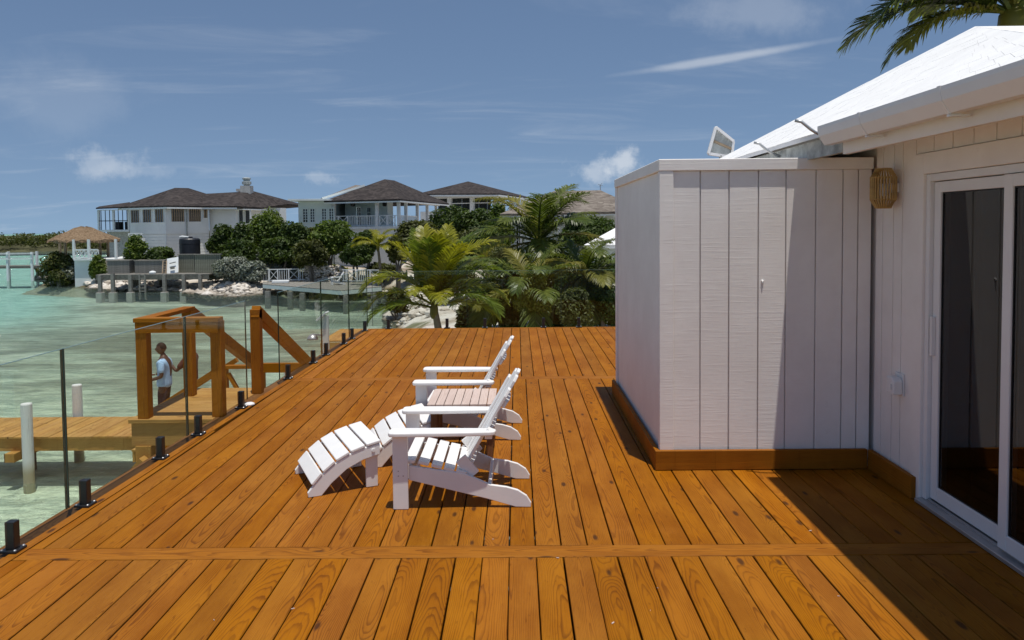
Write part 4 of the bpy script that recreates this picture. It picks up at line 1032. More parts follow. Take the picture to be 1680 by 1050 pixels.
# ------------------------------------------------------------------ far pier with white posts at the left
fp = empty('far_pier', PX(0, 74, ZW), 'dark pier with tall white posts and rails beside the thatched hut', 'pier')
za, zr = P(30, 436, 74).z, P(30, 415, 74).z
MB().box((PX(-60, 74, 0).x, 73.2, za-.22), (PX(66, 74, 0).x, 75.4, za)).build('walkway', GREYW2, fp)
for px in (-38, -14, 12, 34, 52):
    x = PX(px, 73.2, 0).x
    for y in ((73.05,) if px in (12, 52, -38) else (75.5,)): MB().box((x-.095, y-.095, ZW-.9), (x+.095, y+.095, zr+.1)).build('post', WHITEFAR, fp)
for y in (73.05, 75.5):
    for dz in (0, -.5): MB().box((PX(-60, y, 0).x, y-.16 if y < 74 else y+.10, zr-.10+dz), (PX(54, y, 0).x, y-.10 if y < 74 else y+.16, zr-.04+dz)).build('rail', WHITEFAR, fp)
MB().bar(PX(54, 74, ZW+.2), PX(68, 74, za-.2), .15, .2, up=(0, 1, 0)).bar(PX(68, 74.2, ZW+.2), PX(54, 74.2, za-.2), .15, .2, up=(0, 1, 0)).build('brace', GREYW2, fp)

# ------------------------------------------------------------------ thatched gazebo
gz = empty('thatched_gazebo', PX(142, 66, -1.6), 'round thatched gazebo with white lattice railing on the rocky point', 'gazebo')
gc = PX(137, 68, 0); ze = P(142, 393, 68).z; zt = P(130, 372, 68).z; R_ = (P(188, 390, 68).x-P(84, 390, 68).x)/2; zf = P(142, 425, 65).z
b = MB(); n = 40; rs = random.Random(2); vs = []; fs = []
prof = [(.06, zt), (.20, zt-.12), (.45, zt-.42), (.72, zt-.78), (1.0, ze), (1.0, ze-.22), (.93, ze-.10)]
for r_, z in prof:
    for k in range(n):
        a = 2*math.pi*k/n; rr = r_*R_*(1+rs.uniform(-.03, .03)); vs.append((gc.x+rr*math.cos(a)*(1.0 if r_ > .3 else 1.4), gc.y+rr*math.sin(a), z+rs.uniform(-.10, .06)))
for i in range(len(prof)-1):
    for k in range(n): fs.append((i*n+k, i*n+(k+1) % n, (i+1)*n+(k+1) % n, (i+1)*n+k))
fs.append(tuple(range(n))); b.add(vs, fs); th = b.build('thatch_roof', THATCH, gz, smooth=False)
b = MB()
for i in range(900):
    a = rs.random()*6.283; f = rs.random()**.6; rr = R_*(.15+.85*f); z = zt-.05+(ze-zt)*(.12+.88*f)+rs.uniform(-.02, .10)
    o_ = Vector((math.cos(a), math.sin(a), 0)); p = Vector((gc.x, gc.y, z))+o_*rr; l = rs.uniform(.25, .5)
    e = p+o_*l*.75+Vector((0, 0, -l*.5)); s_ = Vector((-o_.y, o_.x, 0))*.035
    b.add([p-s_, p+s_, e+s_*.5, e-s_*.5], [(0, 1, 2, 3)])
b.build('thatch_straw', THATCH, th, kind='stuff', fix=False)
for px in (97, 106, 120, 144.5, 163, 176, 189):
    front = px in (120, 144.5, 189); x = PX(px, 65.2 if front else 69.5, 0).x
    MB().box((x-.09, (65.2 if front else 69.5)-.09, zf), (x+.09, (65.2 if front else 69.5)+.09, ze+.05)).build('post', WHITEFAR if front else SHUT, gz)
MB().box((PX(118, 65, 0).x, 65.05, zf-.12), (PX(190, 65, 0).x, 70.5, zf)).build('floor', WHITEFAR, gz)
MB().box((PX(120, 65.3, 0).x, 65.3, LZ(gc.x, 65.5)-1.2), (PX(160, 65.3, 0).x, 70.2, zf-.121)).build('base', CREAM, gz)
zr = P(142, 410, 65).z
for x0, x1 in ((121.5, 143), (146, 159)):
    xa, xb = PX(x0, 65.2, 0).x, PX(x1, 65.2, 0).x
    for z in (zf+.12, zr): MB().box((xa, 65.16, z-.06), (xb, 65.24, z+.06)).build('rail', WHITEFAR, gz)
    k = 3 if x0 < 130 else 2
    for i in range(k):
        u0, u1 = xa+(xb-xa)*i/k, xa+(xb-xa)*(i+1)/k
        MB().bar((u0, 65.2, zf+.18), (u1, 65.2, zr-.06), .05, .08, up=(0, 1, 0)).build('lattice_bar', WHITEFAR, gz); MB().bar((u0, 65.26, zr-.06), (u1, 65.26, zf+.18), .05, .08, up=(0, 1, 0)).build('lattice_bar', WHITEFAR, gz)
        MB().box((u1-.04, 65.27, zf+.12), (u1+.04, 65.33, zr)).build('baluster', WHITEFAR, gz)

# ------------------------------------------------------------------ grey working dock with sheds
YD = 58.6; zd = P(250, 450, YD).z
wd = empty('grey_dock', PX(250, YD, zd), 'weathered grey timber dock on thick posts in front of the rocks', 'dock')
xa, xb = PX(155, YD, 0).x, PX(341, YD, 0).x
for i in range(10): MB().box((xa, YD+i*.36, zd-.08), (xb, YD+i*.36+.34, zd+rs.uniform(-.01, .01))).build('plank', GREYW, wd)
MB().box((xa, YD-.06, zd-.42), (xb, YD-.001, zd-.02)).build('beam', GREYW2, wd); MB().box((xa, YD+3.0, zd-.42), (xb, YD+3.06, zd-.09)).build('beam', GREYW2, wd)
for px in (161, 182, 211, 267, 299, 326):
    x = PX(px, YD-.2, 0).x; MB().box((x-.12, YD-.30, ZW-.9), (x+.12, YD-.062, zd-.03 if px != 182 else zd+.08)).build('post', GREYW, wd)
    MB().box((x-.22, YD-.46, ZW-.8), (x+.22, YD+.04, ZW+.03)).build('footing', CONC, wd)
for px0, px1 in ((228, 224), (243, 240)): pass
la = empty('dock_ladder', PX(235, YD-.4, ZW), 'weathered ladder hanging down from the grey dock to the water', 'ladder')
for px in (231, 240): MB().box((PX(px, YD, 0).x-.05, YD-.50, ZW-.5), (PX(px, YD, 0).x+.05, YD-.37, zd+.05)).build('stile', GREYW, la)
for k in range(6): MB().box((PX(231.8, YD, 0).x, YD-.49, ZW+.1+k*.25), (PX(239.2, YD, 0).x, YD-.41, ZW+.17+k*.25)).build('rung', GREYW, la)
def panel_shed(label, px0, px1, py0, py1, Y, mt, vert, dep, slats, name='timber_shed', cat='shed'):
    t = empty(name, PX((px0+px1)/2, Y, zd), label, cat); x0, x1 = PX(px0, Y, 0).x, PX(px1, Y, 0).x; z0, z1 = P(px0, py1, Y).z, P(px0, py0, Y).z
    z0 = zd+.012
    MB().box((x0+.02, Y+.04, z0), (x1-.02, Y+dep, z1-.03)).build('body', mt, t)
    for i in range(slats):
        if vert: a = x0+(x1-x0)*i/slats; MB().box((a+.012, Y, z0+.01), (a+(x1-x0)/slats-.012, Y+.038, z1-.01)).build('board', mt, t)
        else: a = z0+(z1-z0)*i/slats; MB().box((x0, Y, a+.012), (x1, Y+.038, a+(z1-z0)/slats-.012)).build('board', mt, t)
    MB().box((x0-.06, Y-.06, z1-.008), (x1+.06, Y+dep+.06, z1+.05)).build('cap', GREYW, t)
    return t
panel_shed('low grey boarded shed left of the black doorway gap on the grey dock', 174, 210, 428, 449, 60.0, GREYW, False, 1.6, 6)
panel_shed('low grey boarded shed between doorway gap and white notice board on the grey dock', 219, 268, 428, 449, 60.0, GREYW, False, 1.6, 6)
panel_shed('olive grey upright board screen at the house-side end of the grey dock', 291, 317, 418, 452, 60.3, plain('olive_grey_board', (.21, .21, .165), .85, .1, .2, 3), True, .25, 9, 'board_screen', 'screen')
panel_shed('olive grey upright board screen at the shore end of the grey dock', 318, 360, 418, 452, 59.3, plain('olive_grey_board_b', (.23, .23, .18), .85, .1, .2, 3), True, .25, 14, 'board_screen', 'screen')
t = empty('notice_board', PX(281, 59.6, zd), 'white peeling board propped up on the grey dock', 'board')
b = MB(); b.bar(PX(281, 59.5, zd+.01), PX(282, 60.0, zd+1.2), .9, .05, up=(0, 1, 0)); b.build('sheet', WHITEFAR, t)
b = MB(); b.bar(PX(281, 59.43, zd+.35), PX(281, 59.5, zd+.55), .35, .03, up=(0, 1, 0)).bar(PX(281.5, 59.62, zd+.8), PX(281.5, 59.65, zd+.86), .5, .03, up=(0, 1, 0)); b.build('stain', GREYW2, t)
t = empty('leaning_ladder', PX(268, 59.4, zd), 'brown ladder leaning beside the white peeling board', 'ladder')
for px in (264, 270): MB().bar(PX(px, 59.2, zd+.01), PX(px+2, 59.8, zd+1.0), .06, .06).build('stile', SHUT, t)
for k in range(5): MB().bar(PX(264.5+k*.35, 59.25+k*.12, zd+.12+k*.2), PX(270+k*.35, 59.25+k*.12, zd+.12+k*.2), .05, .05).build('rung', SHUT, t)
t = MB().lathe(PX(248, 59.0, zd+.01), [(.22, 0), (.26, .12), (.2, .2), (.05, .24)], 10).build('white_bundle', WHITEFAR); tag(t, 'small white bundle lying on the grey dock planks', 'bundle')
t = MB().bar(PX(254, 61.3, P(254, 428, 61).z+.3), PX(259, 61.3, P(258, 416, 61).z+.3), .12, .12).build('white_pole', WHITEFAR); tag(t, 'short white pole leaning up behind the grey sheds', 'pole')
tk = empty('water_tank', PX(310, 63, -1.2), 'black plastic water tank with white inlet pipe below the house', 'tank')
tx, ty = PX(310.5, 64, 0).x, 64; tz1 = P(310, 391, 64).z; tw = P(327, 390, 64).x-tx
MB().lathe((tx, ty, 0), [(tw, LZ(tx, ty)-.3), (tw, tz1-.5), (tw*1.02, tz1-.45), (tw, tz1-.1), (tw*.9, tz1), (.25, tz1+.05), (.25, tz1+.14)], 28).build('tank_body', TANK, tk)
MB().tube([(tx, ty-.2, tz1+.10), (tx-.5, ty-.3, tz1+.16), (tx-.7, ty-.4, tz1+.08)], .07, 8).build('inlet_pipe', WHITEFAR, tk, smooth=True)

# ------------------------------------------------------------------ houses across the cove
def wall_poly(b, pts, z0, z1):
    n = len(pts); b.add([(p[0], p[1], z0) for p in pts]+[(p[0], p[1], z1) for p in pts], [tuple(range(n)), tuple(range(2*n-1, n-1, -1))]+[(i, (i+1) % n, n+(i+1) % n, n+i) for i in range(n)])
def roof_faces(faces, mt, parent, th=.14, name='roof'):
    b = MB(); pts = []; idx = {}
    for f in faces:
        ii = []
        for p in f:
            k = tuple(round(c, 4) for c in p)
            if k not in idx: idx[k] = len(pts); pts.append(k)
            ii.append(idx[k])
        b.f.append(tuple(ii))
    b.v = pts; o = b.build(name, mt, parent); m = o.modifiers.new('thick', 'SOLIDIFY'); m.thickness = th; m.offset = -1
    return o
def window(parent, F, u0, u1, z0, z1, frame=WHITEFAR, louvres=0, lm=SHUT, mull=(0, 0), fr=.07, o=.0):
    w_ = MB(); w_.fbox(F, u0, u0+fr, z0, z1, o+.004, o+.07); w_.fbox(F, u1-fr, u1, z0, z1, o+.004, o+.07); w_.fbox(F, u0+fr, u1-fr, z0, z0+fr, o+.004, o+.069); w_.fbox(F, u0+fr, u1-fr, z1-fr, z1, o+.004, o+.069)
    w_ = w_.build('window', frame, parent)
    MB().fbox(F, u0+fr, u1-fr, z0+fr, z1-fr, o+.006, o+.02).build('pane', DARKGL, w_)
    if louvres:
        for i in range(louvres):
            a = u0+fr+(u1-u0-2*fr)*(i+.5)/louvres
            MB().fbox(F, a-.055, a+.055, z0+fr, z1-fr, o+.024, o+.06).build('shutter_slat', lm, w_)
    for i in range(mull[0]):
        a = u0+fr+(u1-u0-2*fr)*(i+1)/(mull[0]+1); MB().fbox(F, a-.03, a+.03, z0+fr, z1-fr, o+.021, o+.05).build('mullion', frame, w_)
    for i in range(mull[1]):
        a = z0+fr+(z1-z0-2*fr)*(i+1)/(mull[1]+1); MB().fbox(F, u0+fr, u1-fr, a-.02, a+.02, o+.022, o+.045).build('glazing_bar', frame, w_)
    return w_
def uof(A, B, px):
    """distance along A->B where image column px meets that facade"""
    d = ray(px, 372); A, B = Vector(A), Vector(B); e = (B-A)
    den = d.x*(-e.y)+e.x*d.y; t = (d.x*(A.y)-d.y*(A.x))/(-den)*-1 if False else None
    # solve CAM + s*d = A + t*e in plan
    det = d.x*(-e.y)-(-e.x)*d.y; t = (d.x*A.y-d.y*A.x)/det
    return t*e.length

def xrail(b_parent, F, u0, u1, z0, z1, o, mt, xs=(), step=.16, name='railing'):
    """railing with balusters and crossed bays at the (u0,u1) spans in xs"""
    r_ = MB(); r_.fbox(F, u0, u1, z1-.06, z1, o-.04, o+.04); r_.fbox(F, u0, u1, z0+.06, z0+.12, o-.03, o+.03); r_ = r_.build(name, mt, b_parent)
    u = u0+step/2
    while u < u1:
        if not any(a <= u <= c for a, c in xs): MB().fbox(F, u-.022, u+.022, z0+.121, z1-.061, o-.02, o+.02).build('baluster', mt, r_)
        u += step
    for a, c in xs:
        m = (a+c)/2
        MB().bar(F(a, z0+.12, o+.012), F(c, z1-.06, o+.012), .035, .07, up=tuple(F(0, 0, 1)-F(0, 0, 0))).build('cross_bar', mt, r_)
        MB().bar(F(a, z1-.06, o-.025), F(c, z0+.12, o-.025), .035, .07, up=tuple(F(0, 0, 1)-F(0, 0, 0))).build('cross_bar', mt, r_)
        for q in (a, c): MB().fbox(F, q-.04, q+.04, z0, z1-.061, o-.042, o+.042).build('rail_post', mt, r_)
    return r_

# --- house with octagonal front, screened porch and chimney
h1 = empty('octagonal_house', PX(290, 72, -.5), 'pale grey house with faceted front, tan louvred windows and chimney above the grey dock', 'house')
ZE = P(272, 338, 70).z; ZF = P(272, 384, 70).z; ZB = -1.6
A = PX(213, 74.5, 0); B = PX(272, 70, 0); C_ = PX(343, 73, 0); D = PX(343, 84, 0); E_ = PX(213, 84, 0)
b = MB(); wall_poly(b, [A, B, C_, D, E_], ZF, ZE-.02); b.build('wall', CREAM, h1)
b = MB(); wall_poly(b, [A+Vector((.15, .15, 0)), B+Vector((0, .15, 0)), C_+Vector((-.1, .15, 0)), D, E_], ZB, ZF-.001); b.build('lower_wall', CREAM, h1)
F1, F2 = facade(A, B), facade(B, C_)
for F, n_ in ((F1, 8), (F2, 8)):
    for i in range(n_):
        z = ZB+.5+i*(ZF-ZB-.5)/n_; MB().fbox(F, .02, F.L-.02, z, z+(ZF-ZB-.5)/n_-.05, -.16, -.08).build('clapboard', CREAM, h1)
w0, w1 = P(272, 365, 70).z, P(272, 341.5, 70).z
for a, c in ((215.5, 231), (235, 251), (255, 271)):
    u0, u1 = uof(A, B, a), uof(A, B, c); window(h1, F1, u0, u1-.08, w0-.03, w1, louvres=4)
for a, c in ((280, 304), (308.5, 331)): window(h1, F2, uof(B, C_, a), uof(B, C_, c), w0, w1+.02, louvres=6)
window(h1, F2, uof(B, C_, 333), uof(B, C_, 341.5), w0+.35, w1, louvres=2)
MB().fbox(F2, uof(B, C_, 305.4), uof(B, C_, 307.0), ZF-.4, ZE-.1, .02, .12).build('downpipe', CANEW, h1)
G1 = PX(343.5, 73.6, 0); G2 = PX(388, 73.2, 0); G3 = PX(420, 76, 0); G4 = PX(470, 80, 0)
b = MB(); wall_poly(b, [G1, G2, G3, G4, PX(470, 86, 0), PX(343.5, 86, 0)], ZB, ZE-.05); b.build('wall', CREAM, h1)
FG = facade(G2, G3); window(h1, FG, uof(G2, G3, 391), uof(G2, G3, 399), w0-.2, w1, frame=MINT); window(h1, FG, uof(G2, G3, 401.5), uof(G2, G3, 410), w0-.2, w1, frame=MINT)
MB().fbox(FG, uof(G2, G3, 389), uof(G2, G3, 427), ZE-.35, ZE-.25, .0, .9).build('pergola_beam', WHITEFAR, h1)
MB().fbox(FG, uof(G2, G3, 399), uof(G2, G3, 400.2), ZB, ZE-.35, .75, .87).build('downpipe', WHITEFAR, h1)
e0 = P(193, 339.5, 75.5); e1 = P(272, 337, 69.2); e2 = P(334, 338, 72.2); e3 = Vector((e2.x+.5, 85, e2.z)); e4 = Vector((e0.x, 85, e0.z)); r0 = P(287, 308, 77); r1 = P(309, 308.5, 77)
roof_faces([(e0, e1, r0), (e1, e2, r1, r0), (e2, e3, r1), (e3, e4, r0, r1), (e4, e0, r0)], ROOFB, h1)
f0 = P(331, 338, 72.0); f1_ = P(388, 338, 72.3); f2b = P(430, 340.5, 75.5); f3 = P(474, 334.5, 81); g0 = P(333, 318, 77); g1 = P(389, 315, 77); g2 = P(410, 312, 78); f4 = Vector((f3.x, 88, f3.z)); f5 = Vector((f0.x, 88, f0.z))
roof_faces([(f0, f1_, g1, g0), (f1_, f2b, g2, g1), (f2b, f3, g2), (f3, f4, g2), (f4, f5, g0, g1, g2)], ROOFB, h1)
cx = P(405, 312, 77.5); k = 77.5/1250
chm = MB().box((cx.x-8*k, 77, cx.z-1.2), (cx.x+8*k, 78.0, P(405, 304.5, 77).z)).build('chimney', CONC, h1)
MB().lathe((cx.x, 77.5, P(405, 304.5, 77).z+.001), [(.30, 0), (.30, .12), (.46, .16), (.46, .42), (.32, .46), (.30, .62), (.42, .66), (.42, .78), (.25, .84)], 14).build('chimney_cap', CANEW, chm)
MB().box((P(386, 310, 78).x, 78.2, P(386, 314, 78).z), (P(397, 310, 78).x, 79, P(386, 309.5, 78).z)).build('chimney_wing', CONC, chm)
# eaves trim
for a, c in ((e0, e1), (e1, e2), (f0, f1_)): MB().bar(a+Vector((0, .1, -.22)), c+Vector((0, .1, -.22)), .08, .14).build('fascia', WHITEFAR, h1)
# porch
pp = [PX(160.5, 76, 0), PX(186, 75.6, 0), PX(211.5, 75.2, 0)]
zp0, zp1 = P(186, 377, 75.5).z, P(186, 345, 75.5).z
FP = facade(pp[0], pp[2])
MB().fbox(FP, 0, FP.L, zp0-.2, zp0, -6, .0).build('porch_floor', WHITEFAR, h1); MB().fbox(FP, 0, FP.L, zp1, ZE-.15, -.15, 0).build('porch_beam', WHITEFAR, h1)
for px in (161.5, 186, 211): u = uof(pp[0], pp[2], px); MB().fbox(FP, u-.1, u+.1, zp0+.001, zp1-.001, -.16, .0).build('porch_post', WHITEFAR, h1)
MB().fbox(FP, .1, .25, zp0, zp1, -6, -5.85).build('porch_post', WHITEFAR, h1)
for i in range(7):
    u = .35+i*(FP.L-.6)/6; MB().fbox(FP, u-.03, u+.03, zp0+.001, zp1-.001, -.1, -.06).build('screen_bar', RUBBER, h1)
MB().fbox(FP, .1, FP.L-.1, zp0+.85, zp0+.93, -.055, -.0).build('porch_rail', RUBBER, h1)
for u, w_ in ((.9, .5), (2.1, .6), (2.7, .4)): MB().fbox(FP, u-w_/2, u+w_/2, zp0+.002, zp0+.8, -2.2, -1.6).build('porch_seat', RUBBER, h1)
roof_faces([(P(157, 341, 75.3), P(213, 339, 74.8), P(213, 331.5, 80), P(163, 338.5, 80))], ROOFB, h1, .12, 'porch_roof')
MB().fbox(FP, 0, FP.L+.5, ZB, zp0-.201, -5.5, -1.2).build('lower_wall', CANEW, h1)
tx_ = empty('small_balcony', PX(217, 66, -.6), 'short white criss-cross railing beside the shrub below the house', 'railing')
Fb = facade(PX(210, 67, 0), PX(234, 67, 0)); xrail(tx_, Fb, 0, Fb.L, P(217, 390.5, 67).z, P(217, 383.5, 67).z+.05, 0, WHITEFAR, xs=((.05, .6), (.65, 1.2)))
MB().fbox(Fb, 0, Fb.L, P(217, 390.5, 67).z-2.4, P(217, 390.5, 67).z-.002, -.4, -.2).build('support_wall', CREAM, tx_)

# --- mint porch house
h2 = empty('porch_house', PX(600, 70, -1), 'pale mint house with columned porch, criss-cross railing and brown hip roof', 'house')
L_ = PX(490, 68, 0); K_ = PX(655, 66, 0); Rr_ = PX(722, 82, 0)
ZE = P(655, 328, 66).z; ZF = P(655, 371, 66).z; ZB = -2.6
LM = PX(545, 67.3, 0)
FL = facade(L_, K_); FR = facade(K_, Rr_)
b = MB(); wall_poly(b, [L_, LM, LM+Vector((0, 12, 0)), L_+Vector((0, 12, 0))], ZB, ZE); b.build('wall', MINT, h2)
MB().bar(P(477, 328, 67.3), P(545, 328, 66.7), 1.2, .14).build('flat_eave', WHITEFAR, h2); MB().box((P(480, 328, 68).x, 67.4, ZE+.02), (LM.x, 80, ZE+.22)).build('flat_roof', MINT, h2)
for (a, c) in ((496.5, 507), (508.5, 518.5), (527.5, 537.5), (539.5, 550)):
    if c > 546: c = 549.5
    u0, u1 = uof(L_, K_, a), uof(L_, K_, c); window(h2, FL, u0, u1, P(520, 366, 67.5).z, P(520, 341, 67.5).z, frame=MINT, mull=(1, 4), fr=.10, o=.0 if c < 546 else 0)
# porch: floor, back wall, columns
def off(F, u, o): q = F(u, 0, o); return q
uL, uK = uof(L_, K_, 546), FL.L
bk0, bk1 = off(FL, uL, -2.6), off(FL, uK+.0, -2.6); 
b = MB(); wall_poly(b, [bk0, bk1+Vector((-2.0, 0, 0)), off(FR, 6.5, -2.4), off(FR, 9, -2.4)+Vector((-4, 4, 0)), bk0+Vector((0, 9, 0))], ZF, ZE); b.build('porch_wall', MINT, h2)
b = MB(); wall_poly(b, [off(FL, uL, -.02), K_+Vector((-.03, .03, 0)), Rr_, Rr_+Vector((-8, 2, 0)), off(FL, uL, -10)], ZF-.22, ZF); b.build('porch_floor', WHITEFAR, h2)
b = MB(); wall_poly(b, [off(FL, uL, -.3), K_+Vector((-.3, .3, 0)), Rr_+Vector((-.3, 0, 0)), Rr_+Vector((-8, 2, 0)), off(FL, uL, -10)], ZB, ZF-.221); b.build('lower_wall', CREAM, h2)
for i in range(9):
    z = ZB+.3+i*(ZF-ZB-.6)/9; MB().fbox(FL, uL, uK-.35, z, z+(ZF-ZB-.6)/9-.03, -.295, -.24).build('clapboard', CREAM, h2)
cols = [(FL, uof(L_, K_, q)) for q in (547.5, 618, 653.5)]+[(FR, uof(K_, Rr_, q)) for q in (669, 687.5, 703.5, 718)]
for F, u in cols: MB().fbox(F, u-.13, u+.13, ZF+.001, ZE-.16, -.28, -.02).build('column', WHITEFAR, h2)
MB().fbox(FL, uL, FL.L-.02, ZE-.159, ZE+.05, -.3, -.0).build('porch_beam', WHITEFAR, h2); MB().fbox(FR, .0, FR.L, ZE-.158, ZE+.049, -.3, -.0).build('porch_beam', WHITEFAR, h2)
zr = P(640, 353, 66).z
um, uk = uof(L_, K_, 618)+.14, FL.L-.3
xrail(h2, FL, uL+.3, um-.28, ZF, zr, -.15, WHITEFAR, xs=((uL+.5, uL+1.35),)); xrail(h2, FL, um, uk, ZF, zr, -.15, WHITEFAR, xs=((um+.1, um+.75), (um+.85, um+1.5)))
uu = [c[1] for c in cols[3:]]; xrail(h2, FR, .3, uu[1], ZF, zr, -.15, WHITEFAR, step=.24)
FBK = facade(bk0, bk1)
for i in range(5):
    a = P(594+i*8.0, 345, 69).x-bk0.x; window(h2, FBK, a, a+.40, ZF+.02 if i else ZF+.9, P(600, 340, 69).z, frame=MINT, mull=(0, 3), fr=.06)
FB2 = facade(off(FR, .2, -2.4)+Vector((-1.8, 0, 0)), off(FR, 6.5, -2.4))
for a in (.6, 2.2, 4.2): window(h2, FB2, a, a+.7, ZF+.02, P(600, 340, 69).z, frame=MINT, mull=(1, 3), fr=.07)
for px in (579, 631): q = P(px, 334, 67.4); MB().lathe((q.x, q.y, q.z-.25), [(.12, 0), (.2, .1), (.2, .35), (.05, .45)], 8).build('porch_lamp', RUBBER, h2)
e0 = P(531, 329.5, 66.6); e1 = P(656, 326.5, 65.0); e2 = P(737, 334, 83.5); r0 = P(631, 294, 72); r1 = P(647, 296, 76); e3 = Vector((e0.x+1.0, 84, e0.z)); 
roof_faces([(e0, e1, r0), (e1, e2, r1, r0), (e2, e3, r1), (e3, e0, r0, r1)], ROOFB, h2)
roof_faces([(P(528, 325.5, 74), P(600, 305, 74), P(583, 303.5, 82), P(525, 326, 82))], ROOFG, h2, .1, 'rear_roof'); MB().bar(P(529, 325.5, 73.8), P(598, 304.5, 73.8), .1, .2).build('barge_board', WHITEFAR, h2)
for a, c in ((e0, e1), (e1, e2)): MB().bar(a+Vector((0, .1, -.20)), c+Vector((0, .1, -.20)), .07, .12).build('fascia', WHITEFAR, h2)

# --- pavilion house behind
h3 = empty('pavilion_house', PX(780, 97, -1), 'open columned pavilion with dark hip roof on the rise behind the porch house', 'house')
K3 = PX(822, 93, 0); L3 = PX(690, 97, 0); R3 = PX(872, 112, 0); ZE = P(822, 320, 93).z; ZF = P(822, 345, 93).z
F3, F4 = facade(L3, K3), facade(K3, R3)
b = MB(); wall_poly(b, [L3, K3, R3, R3+Vector((-9, 6, 0)), L3+Vector((0, 12, 0))], -2.5, ZF); b.build('base', CREAM, h3)
b = MB(); q0, q1 = F3(.5, 0, -4), F3(F3.L-3, 0, -4); wall_poly(b, [q0, q1, F4(8, 0, -3.4), q0+Vector((0, 9, 0))], ZF, ZE); b.build('inner_wall', GREYW2, h3)
for px in (737, 774, 813): u = uof(L3, K3, px); MB().fbox(F3, u-.24, u+.24, ZF, ZE, -.5, 0).build('column', WHITEFAR, h3)
for px in (829, 841.5, 853, 862): u = uof(K3, R3, px); MB().fbox(F4, u-.2, u+.2, ZF, ZE, -.4, 0).build('column', WHITEFAR, h3)
for i in range(9):
    u = 4+i*1.2; MB().fbox(F3, u-.06, u+.06, ZF, ZE-.2, -3.96, -3.9).build('window_bar', WHITEFAR, h3)
MB().fbox(F3, 0, F3.L, ZE-.25, ZE, -.45, .05).build('beam', WHITEFAR, h3); MB().fbox(F4, .06, F4.L, ZE-.249, ZE-.001, -.45, .05).build('beam', WHITEFAR, h3)
for F, u1 in ((F3, F3.L), (F4, F4.L)): MB().fbox(F, .1, u1, ZF+.9, ZF+1.0, -.3, -.2).build('rail', WHITEFAR, h3)
e0 = P(684, 318, 96); e1 = P(818, 317.5, 91); e2 = P(876, 325.5, 114); r0 = P(768, 297.5, 101); e3 = Vector((e0.x, 114, e0.z))
roof_faces([(e0, e1, r0), (e1, e2, r0), (e2, e3, r0), (e3, e0, r0)], ROOFB, h3)
for a, c in ((e0, e1), (e1, e2)): MB().bar(a+Vector((0, .1, -.24)), c+Vector((0, .1, -.24)), .1, .2).build('fascia', WHITEFAR, h3)

# --- house behind the palms
h4 = empty('palm_side_house', PX(940, 50, -1), 'low house with grey-brown shingle roof and white rafter tails behind the palms', 'house')
ZE = P(940, 349, 48).z
b = MB(); wall_poly(b, [PX(838, 51, 0), PX(1040, 50, 0), PX(1040, 60, 0), PX(838, 60, 0)], -2.6, ZE-.02); b.build('wall', MINT, h4)
e0 = P(820, 351, 49); e1 = P(1060, 346, 47.5); r0 = P(909, 313.5, 54); r1 = P(985, 312, 54); e2 = Vector((e1.x, 62, e1.z)); e3 = Vector((e0.x, 62, e0.z))
roof_faces([(e0, e1, r1, r0), (e1, e2, r1), (e2, e3, r0, r1), (e3, e0, r0)], ROOFG, h4)
MB().bar(e0+Vector((0, .12, -.17)), e1+Vector((0, .12, -.17)), .06, .13).build('fascia', WHITEFAR, h4)
F5 = facade(e0, e1)
for i in range(17):
    u = .3+i*.58
    if u < F5.L-.1: MB().fbox(F5, u-.05, u+.05, ZE-.30, ZE-.14, -1.2, -.20).build('rafter_tail', WHITEFAR, h4)
FW4 = facade(PX(838, 51, 0), PX(1040, 50, 0))
for px in (858, 918, 975): u = uof(PX(838, 51, 0), PX(1040, 50, 0), px); MB().fbox(FW4, u-.1, u+.1, -2.4, ZE-.32, .7, .9).build('porch_post', WHITEFAR, h4)
for a, c in ((846, 856), (925, 938), (985, 1000)): window(h4, FW4, uof(PX(838, 51, 0), PX(1040, 50, 0), a), uof(PX(838, 51, 0), PX(1040, 50, 0), c), ZE-2.4, ZE-.5, frame=WHITEFAR, mull=(1, 2))
tag(MB().tube([P(985, 312, 54), P(985, 304, 54)], .03, 6).bar(P(981, 302, 54), P(989, 305, 54), .03, .03).bar(P(983, 306, 54), P(988, 300, 54), .03, .03).build('antenna', ALU), 'small metal antenna on the ridge behind the palms', 'antenna')
# --- white roofed hut
hh = empty('white_roof_hut', PX(1012, 40, -1.5), 'small hut with bright white hip roof showing beside the enclosure', 'hut')
pk = P(1013, 372, 41); e = [P(958, 402, 39.2), P(1062, 400, 39.0), P(1066, 402, 43.6), P(966, 402, 43.8)]; ez = e[0].z
e = [Vector((q.x, q.y, ez)) for q in e]
roof_faces([(e[0], e[1], pk), (e[1], e[2], pk), (e[2], e[3], pk), (e[3], e[0], pk)], WROOF, hh, .06)
for i in range(4): MB().bar(e[i]+Vector((0, 0, -.13)), e[(i+1) % 4]+Vector((0, 0, -.13)), .05, .12).build('fascia', WHITEFAR, hh)
b = MB(); wall_poly(b, [q+(Vector((pk.x, 41.4, ez))-q)*.12 for q in e], -2.6, ez-.08); b.build('wall', MINT, hh)
# --- small pale conical roof among the trees
tc = P(727, 392, 60); tp = empty('stepped_dome', (tc.x, 60, -1.2), 'pale grey ribbed dome roof half hidden among the trees', 'dome')
b = MB()
for i in range(7): r_ = 1.35*math.sqrt(1-((i)/7.3)**2); b.lathe((tc.x, 60, tc.z-1.75+i*.26), [(r_, 0), (r_*.985, .22), (r_*.93, .24)], 22)
b.build('ribs', CONC, tp); MB().lathe((tc.x, 60, LZ(tc.x, 60)-.2), [(1.25, 0), (1.25, tc.z-1.75-LZ(tc.x, 60)+.2)], 20).build('drum', CONC, tp)

